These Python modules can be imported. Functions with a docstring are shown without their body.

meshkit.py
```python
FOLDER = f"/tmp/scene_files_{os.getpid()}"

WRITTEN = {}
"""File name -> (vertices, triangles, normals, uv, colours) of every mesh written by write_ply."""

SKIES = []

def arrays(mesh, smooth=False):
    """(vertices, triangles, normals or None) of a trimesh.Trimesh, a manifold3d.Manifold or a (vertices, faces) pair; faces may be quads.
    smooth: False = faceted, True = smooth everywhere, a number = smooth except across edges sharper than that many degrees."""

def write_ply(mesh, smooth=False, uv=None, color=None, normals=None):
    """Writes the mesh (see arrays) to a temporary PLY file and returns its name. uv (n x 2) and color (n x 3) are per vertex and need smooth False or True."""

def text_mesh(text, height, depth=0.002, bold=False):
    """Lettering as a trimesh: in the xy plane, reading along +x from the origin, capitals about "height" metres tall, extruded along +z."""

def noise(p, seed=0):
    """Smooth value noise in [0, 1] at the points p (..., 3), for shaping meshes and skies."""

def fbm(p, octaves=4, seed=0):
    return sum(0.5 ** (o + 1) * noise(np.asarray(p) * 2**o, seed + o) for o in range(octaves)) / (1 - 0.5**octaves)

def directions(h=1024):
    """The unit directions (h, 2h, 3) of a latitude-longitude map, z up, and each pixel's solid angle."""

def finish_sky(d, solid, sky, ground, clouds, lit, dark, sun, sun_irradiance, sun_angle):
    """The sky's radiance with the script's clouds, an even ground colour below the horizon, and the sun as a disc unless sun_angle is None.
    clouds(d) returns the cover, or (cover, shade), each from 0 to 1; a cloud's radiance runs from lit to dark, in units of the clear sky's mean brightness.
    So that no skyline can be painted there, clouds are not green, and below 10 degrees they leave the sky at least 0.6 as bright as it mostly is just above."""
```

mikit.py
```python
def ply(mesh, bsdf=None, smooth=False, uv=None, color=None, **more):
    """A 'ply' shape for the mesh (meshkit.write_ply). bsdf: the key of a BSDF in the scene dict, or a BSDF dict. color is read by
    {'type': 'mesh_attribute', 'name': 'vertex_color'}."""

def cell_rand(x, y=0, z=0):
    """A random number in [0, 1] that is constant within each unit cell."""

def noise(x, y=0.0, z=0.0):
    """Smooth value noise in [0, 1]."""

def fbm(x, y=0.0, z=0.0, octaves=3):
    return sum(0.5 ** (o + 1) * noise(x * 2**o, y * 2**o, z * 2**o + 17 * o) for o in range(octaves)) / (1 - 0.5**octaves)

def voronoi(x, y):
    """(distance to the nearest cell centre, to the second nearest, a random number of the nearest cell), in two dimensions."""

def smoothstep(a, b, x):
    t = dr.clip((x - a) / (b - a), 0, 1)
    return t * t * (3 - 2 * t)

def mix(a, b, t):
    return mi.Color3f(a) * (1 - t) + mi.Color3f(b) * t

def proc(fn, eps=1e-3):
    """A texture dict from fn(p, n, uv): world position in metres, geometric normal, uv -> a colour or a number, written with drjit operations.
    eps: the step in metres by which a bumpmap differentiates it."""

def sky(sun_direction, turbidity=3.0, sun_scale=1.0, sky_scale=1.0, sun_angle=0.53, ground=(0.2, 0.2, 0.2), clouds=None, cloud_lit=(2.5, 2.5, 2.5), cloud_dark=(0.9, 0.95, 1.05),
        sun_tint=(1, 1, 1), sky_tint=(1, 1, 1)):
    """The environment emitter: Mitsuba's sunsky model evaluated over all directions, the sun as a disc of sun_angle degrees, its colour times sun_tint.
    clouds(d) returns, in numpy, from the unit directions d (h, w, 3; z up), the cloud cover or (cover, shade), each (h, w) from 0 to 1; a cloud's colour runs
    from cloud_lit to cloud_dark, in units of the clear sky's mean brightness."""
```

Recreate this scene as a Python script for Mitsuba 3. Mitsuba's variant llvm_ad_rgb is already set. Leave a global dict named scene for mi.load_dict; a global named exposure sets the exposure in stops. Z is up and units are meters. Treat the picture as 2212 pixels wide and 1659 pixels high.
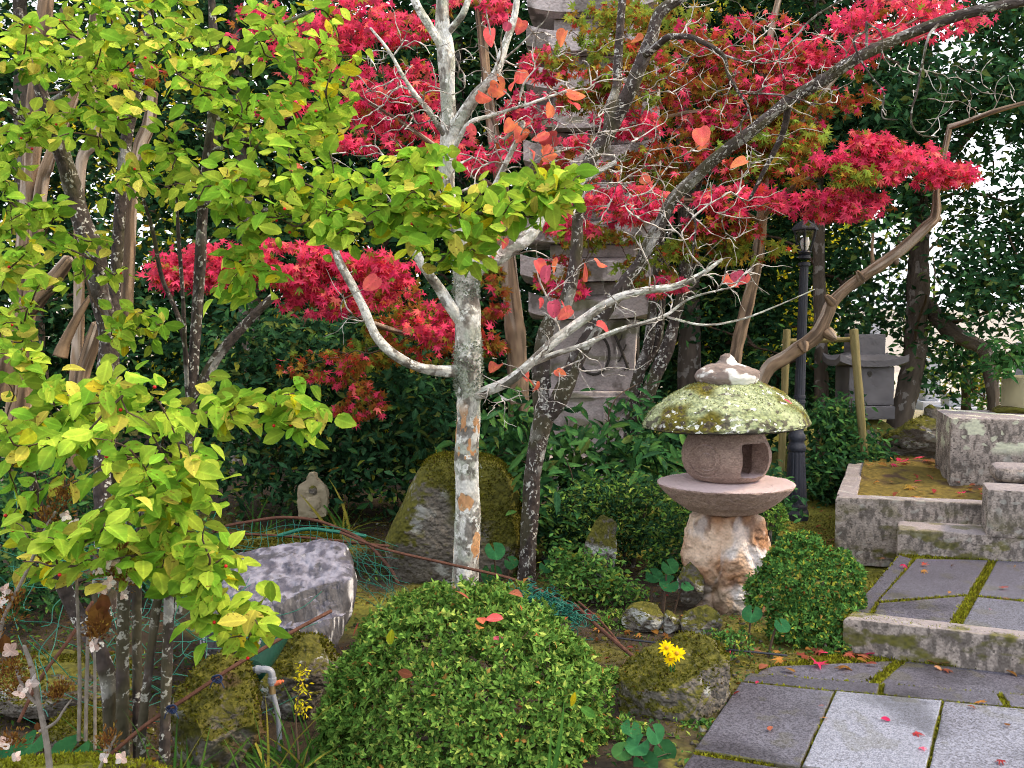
import math, numpy as np, trimesh, mitsuba as mi, drjit as dr, mikit, meshkit, manifold3d
from mikit import proc, noise, fbm, voronoi, cell_rand, smoothstep, mix
T = mi.ScalarTransform4f
scene, labels = {'type': 'scene'}, {}

# ---------------------------------------------------------------- camera, sky, exposure
EYE, FPX, TILT = np.array([0, 0, 1.5]), 2200.0, math.atan(130 / 2200)
scene['camera'] = {'type': 'perspective', 'fov': math.degrees(2 * math.atan(1106 / FPX)), 'fov_axis': 'x', 'near_clip': 0.05, 'far_clip': 2000.0,
                   'to_world': T().look_at(origin=[0, 0, 1.5], target=[0, math.cos(TILT), 1.5 - math.sin(TILT)], up=[0, 0, 1])}
scene['sky'] = mikit.sky((0.66, -0.10, 0.74), turbidity=3, sun_scale=0.30, sky_scale=1.0, sun_angle=9.0,
                         clouds=lambda d: np.full(d.shape[:2], 0.92), cloud_lit=(2.6, 2.6, 2.7), cloud_dark=(2.0, 2.0, 2.1), sun_tint=(1.0, 0.93, 0.8))
exposure = 3.1

# ---------------------------------------------------------------- helpers
def at(x, y, Y):
    """the point at the depth Y that a pixel of the 2212 x 1659 picture shows"""
    dx, dy = (np.asarray(x, float) - 1106) / FPX, (829.5 - np.asarray(y, float)) / FPX
    d = np.stack(np.broadcast_arrays(dx, math.cos(TILT) + dy * math.sin(TILT), -math.sin(TILT) + dy * math.cos(TILT)), -1)
    return EYE + d * (np.asarray(Y, float) / d[..., 1])[..., None]
def gr(x, y, z=0.0):
    """the point at the height z that a pixel shows"""
    p = at(x, y, 1.0) - EYE
    return EYE + p * ((z - 1.5) / p[2])
def pth(pts): return np.array([at(*p) for p in pts])
def px(Y): return Y / FPX
def nrm(a): return a / np.maximum(np.linalg.norm(a, axis=-1, keepdims=True), 1e-12)

def key(name, parent=None):
    base = f'{parent}__{name}' if parent else name
    k, i = base, 0
    while k in scene or k in labels:
        i += 1; k = f'{base}_{i:03d}'
    return k
counts = {}
def fastkey(name, parent):
    base = f'{parent}__{name}'; i = counts.get(base, 0); counts[base] = i + 1
    return base if i == 0 else f'{base}_{i:03d}'
def thing(name, label, cat, group=None, kind=None):
    k = key(name); labels[k] = {'label': label, 'category': cat}
    if group: labels[k]['group'] = group
    if kind: labels[k]['kind'] = kind
    return k
def put(mesh, bsdf, name=None, parent=None, smooth=True, uv=None, kind=None, label=None, at_key=None):
    """one entry of the scene: a part of parent, or the one mesh of the thing at_key"""
    k = at_key or fastkey(name, parent)
    scene[k] = mikit.ply(mesh, bsdf, smooth=smooth, uv=uv)
    if kind: labels.setdefault(k, {})['kind'] = kind
    if label: labels.setdefault(k, {})['label'] = label
    return k

class MB:
    def __init__(s): s.v, s.f, s.u, s.n = [], [], [], 0
    def add(s, v, f, u=None):
        s.v.append(np.asarray(v, float)); s.f.append(np.asarray(f, int) + s.n); s.u.append(np.zeros((len(v), 2)) if u is None else u); s.n += len(v)
    def mesh(s): return np.vstack(s.v), np.vstack(s.f)
    def uv(s): return np.vstack(s.u)

def catmull(p, n=6):
    p = np.asarray(p, float)
    if len(p) < 3: return np.linspace(p[0], p[-1], n + 1)
    q = np.vstack([2 * p[0] - p[1], p, 2 * p[-1] - p[-2]]); out = []
    for i in range(len(p) - 1):
        a, b, c, d = q[i:i + 4]
        t = np.linspace(0, 1, n, endpoint=False)[:, None]
        out.append(0.5 * (2 * b + (c - a) * t + (2 * a - 5 * b + 4 * c - d) * t ** 2 + (3 * b - a - 3 * c + d) * t ** 3))
    return np.vstack(out + [p[-1:]])

def tube(p, r, sides=8, rough=0.0, seed=0, n=6, smoothpath=True):
    """a limb along the points p with the radii r; uv in metres round and along it"""
    r = np.broadcast_to(np.asarray(r, float), (len(p),))
    if smoothpath and len(p) > 2:
        q = catmull(np.column_stack([p, r]), n); p, r = q[:, :3], np.maximum(q[:, 3], 1e-4)
    p = np.asarray(p, float)
    t = nrm(np.gradient(p, axis=0))
    a = np.cross(t[0], [0, 0, 1.0] if abs(t[0, 2]) < 0.9 else [0, 1.0, 0]); a /= np.linalg.norm(a)
    fr = []
    for k in t:
        a = a - k * (a @ k); a /= np.linalg.norm(a); fr.append(a)
    A = np.array(fr); B = np.cross(t, A)
    ang = np.arange(sides + 1) * 2 * np.pi / sides
    dirs = np.cos(ang)[None, :, None] * A[:, None] + np.sin(ang)[None, :, None] * B[:, None]
    rr = np.broadcast_to(r[:, None], (len(p), sides + 1)).copy()
    v = p[:, None] + dirs * rr[..., None]
    if rough:
        k = meshkit.fbm(v * 14 + seed * 7.3, 3, seed=seed) - 0.5
        k2 = meshkit.fbm(v * 4.5 + seed * 3.1, 2, seed=seed + 5) - 0.5
        v = v + dirs * (rr * (rough * k + rough * 1.2 * k2))[..., None]
    L = np.concatenate([[0], np.cumsum(np.linalg.norm(np.diff(p, axis=0), axis=1))])
    u = np.stack(np.broadcast_arrays(ang[None] * r.mean(), L[:, None]), -1) + seed * 1.7
    m = sides + 1
    i, j = np.meshgrid(np.arange(len(p) - 1), np.arange(sides), indexing='ij')
    q = np.stack([i * m + j, i * m + j + 1, (i + 1) * m + j + 1, (i + 1) * m + j], -1).reshape(-1, 4)
    f = np.vstack([q[:, [0, 1, 2]], q[:, [0, 2, 3]]])
    v = v.reshape(-1, 3); u = u.reshape(-1, 2); nv = len(v)
    tip = np.arange(sides)
    v = np.vstack([v, p[:1] - t[:1] * r[0] * .2, p[-1:] + t[-1:] * r[-1] * .6]); u = np.vstack([u, u[:1], u[-1:]])
    f = np.vstack([f, np.stack([np.full(sides, nv), tip + 1, tip], -1), np.stack([np.full(sides, nv + 1), nv - m + tip, nv - m + tip + 1], -1)])
    return v, f, u

def limb(parent, name, pts, r, bsdf, sides=14, rough=0.25, seed=0, label=None):
    v, f, u = tube(pts, r, sides, rough, seed, n=10)
    return put((v, f), bsdf, name, parent, True, u, label=label)

def rock(c, rad, seed, cuts=9, rough=0.18, sub=4, tight=(0.62, 0.95), fine=0.03, up=None):
    g = np.random.default_rng(seed); m = trimesh.creation.icosphere(sub)
    v = np.array(m.vertices); f = np.array(m.faces)
    for _ in range(cuts):
        n = nrm(g.normal(size=3)); d = g.uniform(*tight)
        s = v @ n - d; v = v - np.maximum(s, 0)[:, None] * n * 0.93
    v = v * (1 + rough * (meshkit.fbm(v * 1.6 + seed * 3.7, 4, seed) - 0.5)[:, None] * 2)
    v = v + nrm(v) * (fine * (meshkit.fbm(v * 7 + seed, 3, seed + 3) - 0.5))[:, None] * 2
    v = v * np.asarray(rad)
    return v + np.asarray(c), f
def lathe(prof, n=64):
    """closed solid of revolution round z from (radius, z) pairs, bottom to top"""
    p = np.asarray(prof, float); ang = np.arange(n) * 2 * np.pi / n
    v = np.stack([p[:, None, 0] * np.cos(ang), p[:, None, 0] * np.sin(ang), np.broadcast_to(p[:, None, 1], (len(p), n))], -1).reshape(-1, 3)
    i, j = np.meshgrid(np.arange(len(p) - 1), np.arange(n), indexing='ij')
    q = np.stack([i * n + j, i * n + (j + 1) % n, (i + 1) * n + (j + 1) % n, (i + 1) * n + j], -1).reshape(-1, 4)
    f = np.vstack([q[:, [0, 1, 2]], q[:, [0, 2, 3]]]); k = len(v); a = np.arange(n)
    v = np.vstack([v, [[0, 0, p[0, 1]], [0, 0, p[-1, 1]]]])
    f = np.vstack([f, np.stack([np.full(n, k), (a + 1) % n, a], -1), np.stack([np.full(n, k + 1), (len(p) - 1) * n + a, (len(p) - 1) * n + (a + 1) % n], -1)])
    return v, f
def prism(poly, z0, z1, bev=0.008, inset=0.0, jig=0.0, seed=0):
    """a stone block over a convex ground polygon (counter-clockwise), its top edge chamfered"""
    p = np.asarray(poly, float)[:, :2]
    area = 0.5 * np.sum(p[:, 0] * np.roll(p[:, 1], -1) - p[:, 1] * np.roll(p[:, 0], -1))
    if area < 0: p = p[::-1]
    g = np.random.default_rng(seed)
    q = []
    for i in range(len(p)):     # points along the edges so that they are not ruler-straight
        a, b = p[i], p[(i + 1) % len(p)]
        m = max(2, int(np.linalg.norm(b - a) / 0.05))
        q.append(a + (b - a) * np.linspace(0, 1, m, endpoint=False)[:, None])
    q = np.vstack(q); c = p.mean(0); n = len(q)
    from shapely.geometry import Polygon
    d = nrm(c - q)
    def ring(off, z):
        k = q + d * (off * 1.3)
        nz = meshkit.fbm(np.column_stack([q * 9, np.full(n, seed * 3.1)]), 3, seed) - 0.5
        return np.column_stack([k + d * (jig * nz)[:, None] * 2, np.full(n, z) + (nz * jig * 0.8 if z == z1 else 0)])
    rings = [ring(inset, z0), ring(inset, z1 - bev), ring(inset + bev * 0.35, z1 - bev * 0.3), ring(inset + bev * 1.2, z1)]
    v = np.vstack(rings + [[[*c, z1]], [[*c, z0]]]); f = []
    for k in range(3):
        a = np.arange(n); b = (a + 1) % n
        f += [np.stack([k * n + a, k * n + b, (k + 1) * n + b], -1), np.stack([k * n + a, (k + 1) * n + b, (k + 1) * n + a], -1)]
    a = np.arange(n); b = (a + 1) % n
    f += [np.stack([3 * n + a, 3 * n + b, np.full(n, 4 * n)], -1), np.stack([b, a, np.full(n, 4 * n + 1)], -1)]
    return v, np.vstack(f)
def rbox(lo, hi, bev=0.01, jig=0.004, seed=0, div=0.06):
    """a block with worn edges"""
    lo, hi = np.asarray(lo, float), np.asarray(hi, float); c, h = (lo + hi) / 2, (hi - lo) / 2
    m = trimesh.creation.box(extents=2 * h)
    m = m.subdivide_to_size(max(div, h.max() / 9)); v = np.array(m.vertices)
    core = np.clip(v, -(h - bev), h - bev); o = v - core; l = np.linalg.norm(o, axis=1, keepdims=True)
    v = core + o / np.maximum(l, 1e-9) * np.minimum(l, bev)
    v = v + nrm(v) * (jig * 2 * (meshkit.fbm(v * 11 + seed * 5.1, 3, seed) - 0.5))[:, None]
    return v + c, np.array(m.faces)
def turn(v, deg, o=(0, 0, 0)):
    a = math.radians(deg); c, s = math.cos(a), math.sin(a); o = np.asarray(o, float)
    return (np.asarray(v) - o) @ np.array([[c, s, 0], [-s, c, 0], [0, 0, 1]]) + o
def man(v, f):
    m = trimesh.Trimesh(v, f); m.merge_vertices()
    return manifold3d.Manifold(manifold3d.Mesh(np.asarray(m.vertices, np.float32), np.asarray(m.faces, np.uint32)))
def unman(m):
    x = m.to_mesh(); return np.array(x.vert_properties[:, :3], float), np.array(x.tri_verts, int)

# ---------------------------------------------------------------- materials
PAL = [  # three colours of each kind of leaf
    [(.20, .42, .04), (.46, .60, .07), (.68, .62, .11)],     # 0 yellow-green broad leaf
    [(.86, .105, .185), (.74, .050, .160), (.88, .20, .18)],    # 1 red maple
    [(.34, .09, .03), (.24, .18, .03), (.50, .06, .04)],     # 2 rusty maple
    [(.82, .14, .15), (.82, .27, .12), (.76, .14, .24)],       # 3 pink heart-shaped leaf
    [(.020, .064, .030), (.044, .115, .050), (.10, .15, .04)], # 4 dark evergreen
    [(.075, .18, .035), (.19, .34, .065), (.32, .42, .09)],     # 5 clipped azalea
    [(.055, .16, .04), (.12, .27, .06), (.36, .38, .05)],      # 6 small round shrub
    [(.025, .11, .045), (.04, .15, .055), (.06, .17, .05)],      # 7 round glossy leaf
    [(.42, .15, .09), (.38, .055, .06), (.50, .27, .15)],       # 8 fallen leaf
    [(.62, .52, .02), (.42, .48, .03), (.75, .6, .05)],        # 9 bright yellow leaf
    [(.20, .32, .05), (.33, .34, .045), (.42, .26, .04)],        # 10 green-gold maple
    [(.06, .17, .035), (.12, .26, .05), (.36, .33, .06)],      # 11 grass
    [(.85, .76, .72), (.85, .60, .52), (.9, .85, .84)],        # 12 pale petal
    [(.28, .14, .035), (.13, .05, .025), (.38, .24, .05)],     # 13 dried brown
    [(.035, .12, .04), (.07, .18, .05), (.10, .22, .05)],      # 14 mid green shrub leaf
    [(.075, .08, .010), (.14, .145, .016), (.06, .045, .015)],      # 15 moss
    [(.30, .34, .27), (.42, .47, .40), (.20, .24, .18)],       # 16 grey-green leafy lichen
    [(.20, .25, .10), (.35, .40, .22), (.17, .17, .04)],       # 17 pale moss of the lantern roof
    [(.50, .22, .06), (.46, .28, .08), (.5, .14, .06)],        # 18 orange old leaf
    [(.20, .22, .02), (.32, .34, .03), (.15, .13, .02)],       # 19 bright moss
]
def leaf_fn(p, n, uv):
    c = dr.floor(uv.x / 1000); i = dr.floor(uv.x) - c * 1000; x = uv.x - dr.floor(uv.x) - 0.5
    cs = []
    for k in range(3):
        o = mi.Color3f(*PAL[0][k])
        for j in range(1, len(PAL)): o = dr.select(c == float(j), mi.Color3f(*PAL[j][k]), o)
        cs.append(o)
    r, r2, r3 = cell_rand(i, 3), cell_rand(i, 11), cell_rand(i, 23)
    w = fbm(p.x * 24, p.y * 24, p.z * 24); q = smoothstep(.15, .9, r * .75 + (w - .5) * .9 + .12)
    o = cs[0] * (1 - q) + cs[1] * q
    o = dr.select(r3 > 0.88, cs[2], o)
    o = o * (0.52 + 0.80 * r2) * (0.75 + 0.5 * w)
    o = mix(o, (.16, .075, .025), .75 * smoothstep(.80, .86, noise(p.x * 130, p.y * 130, p.z * 130)) * smoothstep(.45, .6, r3))
    rib = dr.exp(-dr.square(x / 0.035)) + 0.5 * dr.exp(-dr.square((dr.abs(dr.sin(uv.y * 16 - dr.abs(x) * 14))) / 0.16))
    return o * (0.92 + 0.30 * rib)
scene['leaf'] = {'type': 'principledthin', 'base_color': proc(leaf_fn), 'roughness': 0.55, 'diff_trans': 0.9, 'eta': 1.33}
scene['leaf_glossy'] = {'type': 'principledthin', 'base_color': proc(leaf_fn), 'roughness': 0.28, 'diff_trans': 0.35, 'eta': 1.5}

def solid(color, rough=0.85, bump=None, height=0.004, eps=2e-3, **more):
    b = {'type': 'principled', 'base_color': proc(color) if callable(color) else {'type': 'rgb', 'value': list(color)}, 'roughness': rough, 'specular': 0.35, **more}
    if bump: b = {'type': 'bumpmap', 'texture': proc(bump, eps), 'scale': height, 'inner': b}
    return {'type': 'twosided', 'inner': b}
def mossy(p, n, lo, hi, f=3.0):
    return smoothstep(lo, hi, n.z * 0.55 + fbm(p.x * f, p.y * f, p.z * f) * 0.9 + 0.35 * (noise(p.x * 40, p.y * 40, p.z * 40) - 0.5))
MOSS_A, MOSS_B = (.045, .048, .008), (.125, .12, .016)
def moss_col(p):
    return mix(MOSS_A, MOSS_B, noise(p.x * 60, p.y * 60, p.z * 60)) * (0.6 + 0.7 * fbm(p.x * 5, p.y * 5, p.z * 5))
def grain(p, s=220.0): return noise(p.x * s, p.y * s, p.z * s)
def relief(p, n, uv): return fbm(p.x * 45, p.y * 45, p.z * 45, octaves=4)

def slab_c(p, n, uv):     # uv.x tells one stone from another
    k = uv.y; k2 = cell_rand(dr.floor(uv.x + .5), 9)
    w = fbm(p.x * 3.1, p.y * 3.1, p.z * 3); g = grain(p, 150) * .5 + grain(p, 330) * .5
    o = mix((.062, .060, .080), (.172, .185, .235), smoothstep(.2, .95, w * .35 + k * .75)) * (0.45 + 1.1 * smoothstep(.15, .85, g)) * (.85 + .4 * k2)
    stain = smoothstep(.50, .68, fbm(p.x * 2.6 + 9, p.y * 2.6, 5, octaves=4))
    o = o * (1 - 0.45 * stain)
    side = 1 - smoothstep(.4, .8, n.z)
    o = mix(o, mix((.05, .045, .03), (.11, .10, .08), fbm(p.x * 9, p.y * 9, p.z * 14)), 0.75 * side)
    return mix(o, moss_col(p), side * smoothstep(.45, .62, fbm(p.x * 6, p.y * 6, p.z * 9)) + (1 - side) * 0.22 * smoothstep(.64, .72, fbm(p.x * 9 + 4, p.y * 7, 2, octaves=4)))
scene['slab'] = solid(slab_c, 0.5, lambda p, n, uv: fbm(p.x * 90, p.y * 90, p.z * 90, octaves=3), 0.004)

def ground_c(p, n, uv):
    m = smoothstep(.42, .60, fbm(p.x * 1.3 + 2, p.y * 1.3, 0, octaves=4) + 0.34 * smoothstep(1.2, 1.9, p.x) - .14 * smoothstep(.2, -.8, p.x) + .20 * dr.exp(-dr.square((p.x - .9) / .7) - dr.square((p.y - 4.6) / 1.0)))
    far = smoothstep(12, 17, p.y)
    soil = mix((.016, .012, .009), (.055, .040, .026), fbm(p.x * 14, p.y * 14, p.z * 14, octaves=4))
    o = mix(soil, moss_col(p) * 1.7, m * 0.9)
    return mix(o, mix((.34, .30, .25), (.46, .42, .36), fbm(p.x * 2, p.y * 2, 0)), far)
scene['ground_mat'] = solid(ground_c, 0.95, lambda p, n, uv: fbm(p.x * 30, p.y * 30, p.z * 30, octaves=4), 0.02)
scene['joint_moss'] = solid(lambda p, n, uv: mix(mix((.09, .095, .012), (.24, .25, .02), noise(p.x * 70, p.y * 70, p.z * 70)), (.05, .04, .02), smoothstep(.55, .72, fbm(p.x * 6, p.y * 6, 0))), 0.95)
scene['moss_mat'] = solid(lambda p, n, uv: mix(moss_col(p), (.05, .035, .02), smoothstep(.55, .75, fbm(p.x * 7, p.y * 7, p.z * 7))), 0.95,
                          lambda p, n, uv: fbm(p.x * 60, p.y * 60, p.z * 60, octaves=3), 0.015)
scene['plot_moss'] = solid(lambda p, n, uv: mix(mix((.060, .048, .012), (.17, .125, .025), noise(p.x * 60, p.y * 60, p.z * 60)), (.05, .03, .02), smoothstep(.52, .7, fbm(p.x * 6, p.y * 6, p.z * 6))), 0.95, lambda p, n, uv: fbm(p.x * 60, p.y * 60, p.z * 60, octaves=3), 0.015)
def boulder_c(p, n, uv):
    o = mix((.045, .04, .034), (.21, .19, .165), fbm(p.x * 8, p.y * 8, p.z * 8, octaves=5)) * (0.55 + 0.8 * grain(p, 110))
    li = smoothstep(.54, .64, fbm(p.x * 13 + 4, p.y * 13, p.z * 13, octaves=5)) * smoothstep(.40, .58, fbm(p.x * 3.4 + 1, p.y * 3.4, p.z * 3.4))
    o = mix(o, (.42, .44, .42), 0.85 * li)
    return mix(o, moss_col(p), mossy(p, n, .50, .74))
scene['boulder'] = solid(boulder_c, 0.92, relief, 0.03)
scene['boulder_moss'] = solid(lambda p, n, uv: mix(boulder_c(p, n, uv), mix(moss_col(p), (.10, .065, .03), smoothstep(.5, .65, fbm(p.x * 9, p.y * 9, p.z * 9 + 3))), smoothstep(.36, .56, fbm(p.x * 11 + 3, p.y * 11, p.z * 11, octaves=5))), 0.95, relief, 0.03)
def slate_c(p, n, uv):
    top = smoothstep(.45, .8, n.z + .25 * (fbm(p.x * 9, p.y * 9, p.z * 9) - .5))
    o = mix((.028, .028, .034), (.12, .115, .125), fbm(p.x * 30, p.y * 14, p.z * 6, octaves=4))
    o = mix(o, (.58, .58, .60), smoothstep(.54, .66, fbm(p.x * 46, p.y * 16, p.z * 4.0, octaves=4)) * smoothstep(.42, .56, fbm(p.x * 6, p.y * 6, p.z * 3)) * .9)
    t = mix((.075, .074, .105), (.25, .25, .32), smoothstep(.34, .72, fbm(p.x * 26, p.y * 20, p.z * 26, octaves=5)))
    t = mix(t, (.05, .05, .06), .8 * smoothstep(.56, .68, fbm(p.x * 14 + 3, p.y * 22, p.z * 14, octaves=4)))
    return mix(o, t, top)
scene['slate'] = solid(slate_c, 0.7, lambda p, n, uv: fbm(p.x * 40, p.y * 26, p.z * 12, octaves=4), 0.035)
def quartz_c(p, n, uv):
    a = fbm(p.x * 6, p.y * 6, p.z * 6, octaves=4); b = fbm(p.x * 10 + 7, p.y * 10, p.z * 5)
    o = mix((.34, .175, .09), (.68, .52, .40), smoothstep(.28, .64, a))
    o = mix(o, (.16, .09, .06), .8 * smoothstep(.56, .70, fbm(p.x * 12 + 3, p.y * 12, p.z * 7, octaves=4)))
    o = mix(o, (.70, .66, .66), smoothstep(.50, .64, b) * (1 - smoothstep(.25, .42, p.z) * .6))
    o = o * (0.75 + 0.4 * grain(p, 120))
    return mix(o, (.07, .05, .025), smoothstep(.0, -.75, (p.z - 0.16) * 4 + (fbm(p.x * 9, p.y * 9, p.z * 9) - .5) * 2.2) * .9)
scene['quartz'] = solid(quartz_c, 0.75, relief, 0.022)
def granite_c(p, n, uv):
    o = mix((.20, .135, .115), (.44, .32, .275), fbm(p.x * 11, p.y * 11, p.z * 11, octaves=4)) * (0.6 + 0.75 * grain(p, 150))
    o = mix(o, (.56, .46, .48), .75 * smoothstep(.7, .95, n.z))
    return o
scene['lantern_stone'] = solid(granite_c, 0.88, lambda p, n, uv: fbm(p.x * 70, p.y * 70, p.z * 70, octaves=3), 0.014)
def kasa_c(p, n, uv):
    rim = smoothstep(1.06, .98, p.z)
    o = mix((.17, .21, .085), (.36, .41, .24), smoothstep(.15, .7, fbm(p.x * 9, p.y * 9, p.z * 9, octaves=4)))
    o = mix(o, (.13, .115, .015), smoothstep(.48, .64, fbm(p.x * 5 + 3, p.y * 5, p.z * 5)))
    o = o * (0.6 + .75 * noise(p.x * 90, p.y * 90, p.z * 90))
    o = mix(o, (.06, .045, .045), smoothstep(.60, .70, fbm(p.x * 30 + 1, p.y * 30, p.z * 30, octaves=5) + .12 * rim) * .8)
    o = mix(o, (.70, .72, .68), smoothstep(.655, .69, fbm(p.x * 42 + 8, p.y * 42, p.z * 42, octaves=4) + .07 * rim) * smoothstep(.45, .55, fbm(p.x * 5 + 8, p.y * 5, p.z * 5)))
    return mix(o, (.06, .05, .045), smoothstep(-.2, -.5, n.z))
scene['kasa'] = solid(kasa_c, 0.95, lambda p, n, uv: fbm(p.x * 60, p.y * 60, p.z * 60, octaves=4), 0.02)
def lichen_c(p, n, uv):   # grey stone with dark runs of dirt, moss low down and pale lichen rosettes
    q = p + mi.Vector3f(noise(p.x * 30, p.y * 30, p.z * 30) - .5, 0, noise(p.z * 30, p.x * 30, p.y * 30) - .5) * 0.05
    top = smoothstep(.6, .9, n.z)
    o = mix((.20, .175, .16), (.42, .365, .33), fbm(p.x * 7, p.y * 7, p.z * 7, octaves=4)) * (0.55 + 0.8 * grain(p, 130))
    dirt = .8 * smoothstep(.44, .66, fbm(p.x * 48 + 2, p.y * 48, p.z * 15, octaves=5) * .78 + fbm(p.x * 5 + 2, p.y * 5, p.z * 4) * .26)
    dirt = dr.maximum(dirt, .8 * smoothstep(.70, .80, noise(p.x * 75, p.y * 75, p.z * 75)) * smoothstep(.4, .55, fbm(p.x * 6, p.y * 6, p.z * 6)))
    o = mix(o, (.030, .027, .024), .85 * dirt * (1 - .6 * top))
    o = mix(o, (.19, .175, .20), .6 * top)
    d, e, k = voronoi(q.x * 6.5 + q.y * 4, q.z * 6.5)
    hi = smoothstep(.60, .68, p.z) * smoothstep(2.6, 2.7, p.x)
    spots = smoothstep(.40, .26, d + .30 * (fbm(p.x * 40, p.y * 40, p.z * 40) - .5)) * smoothstep(.35, .42, k)
    d2, e2, k2 = voronoi(q.x * 17 + q.y * 11, q.z * 17)
    small = smoothstep(.34, .22, d2) * smoothstep(.62, .66, k2) * .7
    o = mix(o, mix((.40, .43, .33), (.62, .64, .50), grain(p, 90)), dr.maximum(spots, small) * hi)
    o = mix(o, (.40, .41, .38), (1 - hi) * .6 * small * smoothstep(.45, .55, fbm(p.x * 4, p.y * 4, p.z * 4)))
    m = smoothstep(.50, .66, fbm(p.x * 9, p.y * 9, p.z * 14, octaves=4)) * smoothstep(.50, .15, p.z)
    return mix(o, moss_col(p), .9 * m)
scene['old_stone'] = solid(lichen_c, 0.9, relief, 0.010)
def pagoda_c(p, n, uv):
    o = mix((.36, .32, .315), (.54, .49, .485), fbm(p.x * 5, p.y * 5, p.z * 5, octaves=4)) * (0.75 + 0.4 * grain(p, 90))
    o = mix(o, (.09, .08, .07), .8 * smoothstep(.48, .68, fbm(p.x * 9 + 2, p.y * 9, p.z * 3.5, octaves=4)))
    return mix(o, (.12, .13, .04), .6 * smoothstep(.55, .7, fbm(p.x * 4, p.y * 4, p.z * 9)))
scene['pagoda_stone'] = solid(pagoda_c, 0.9, relief, 0.012)
scene['dark_groove'] = solid((.05, .045, .04), 0.9)

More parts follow.
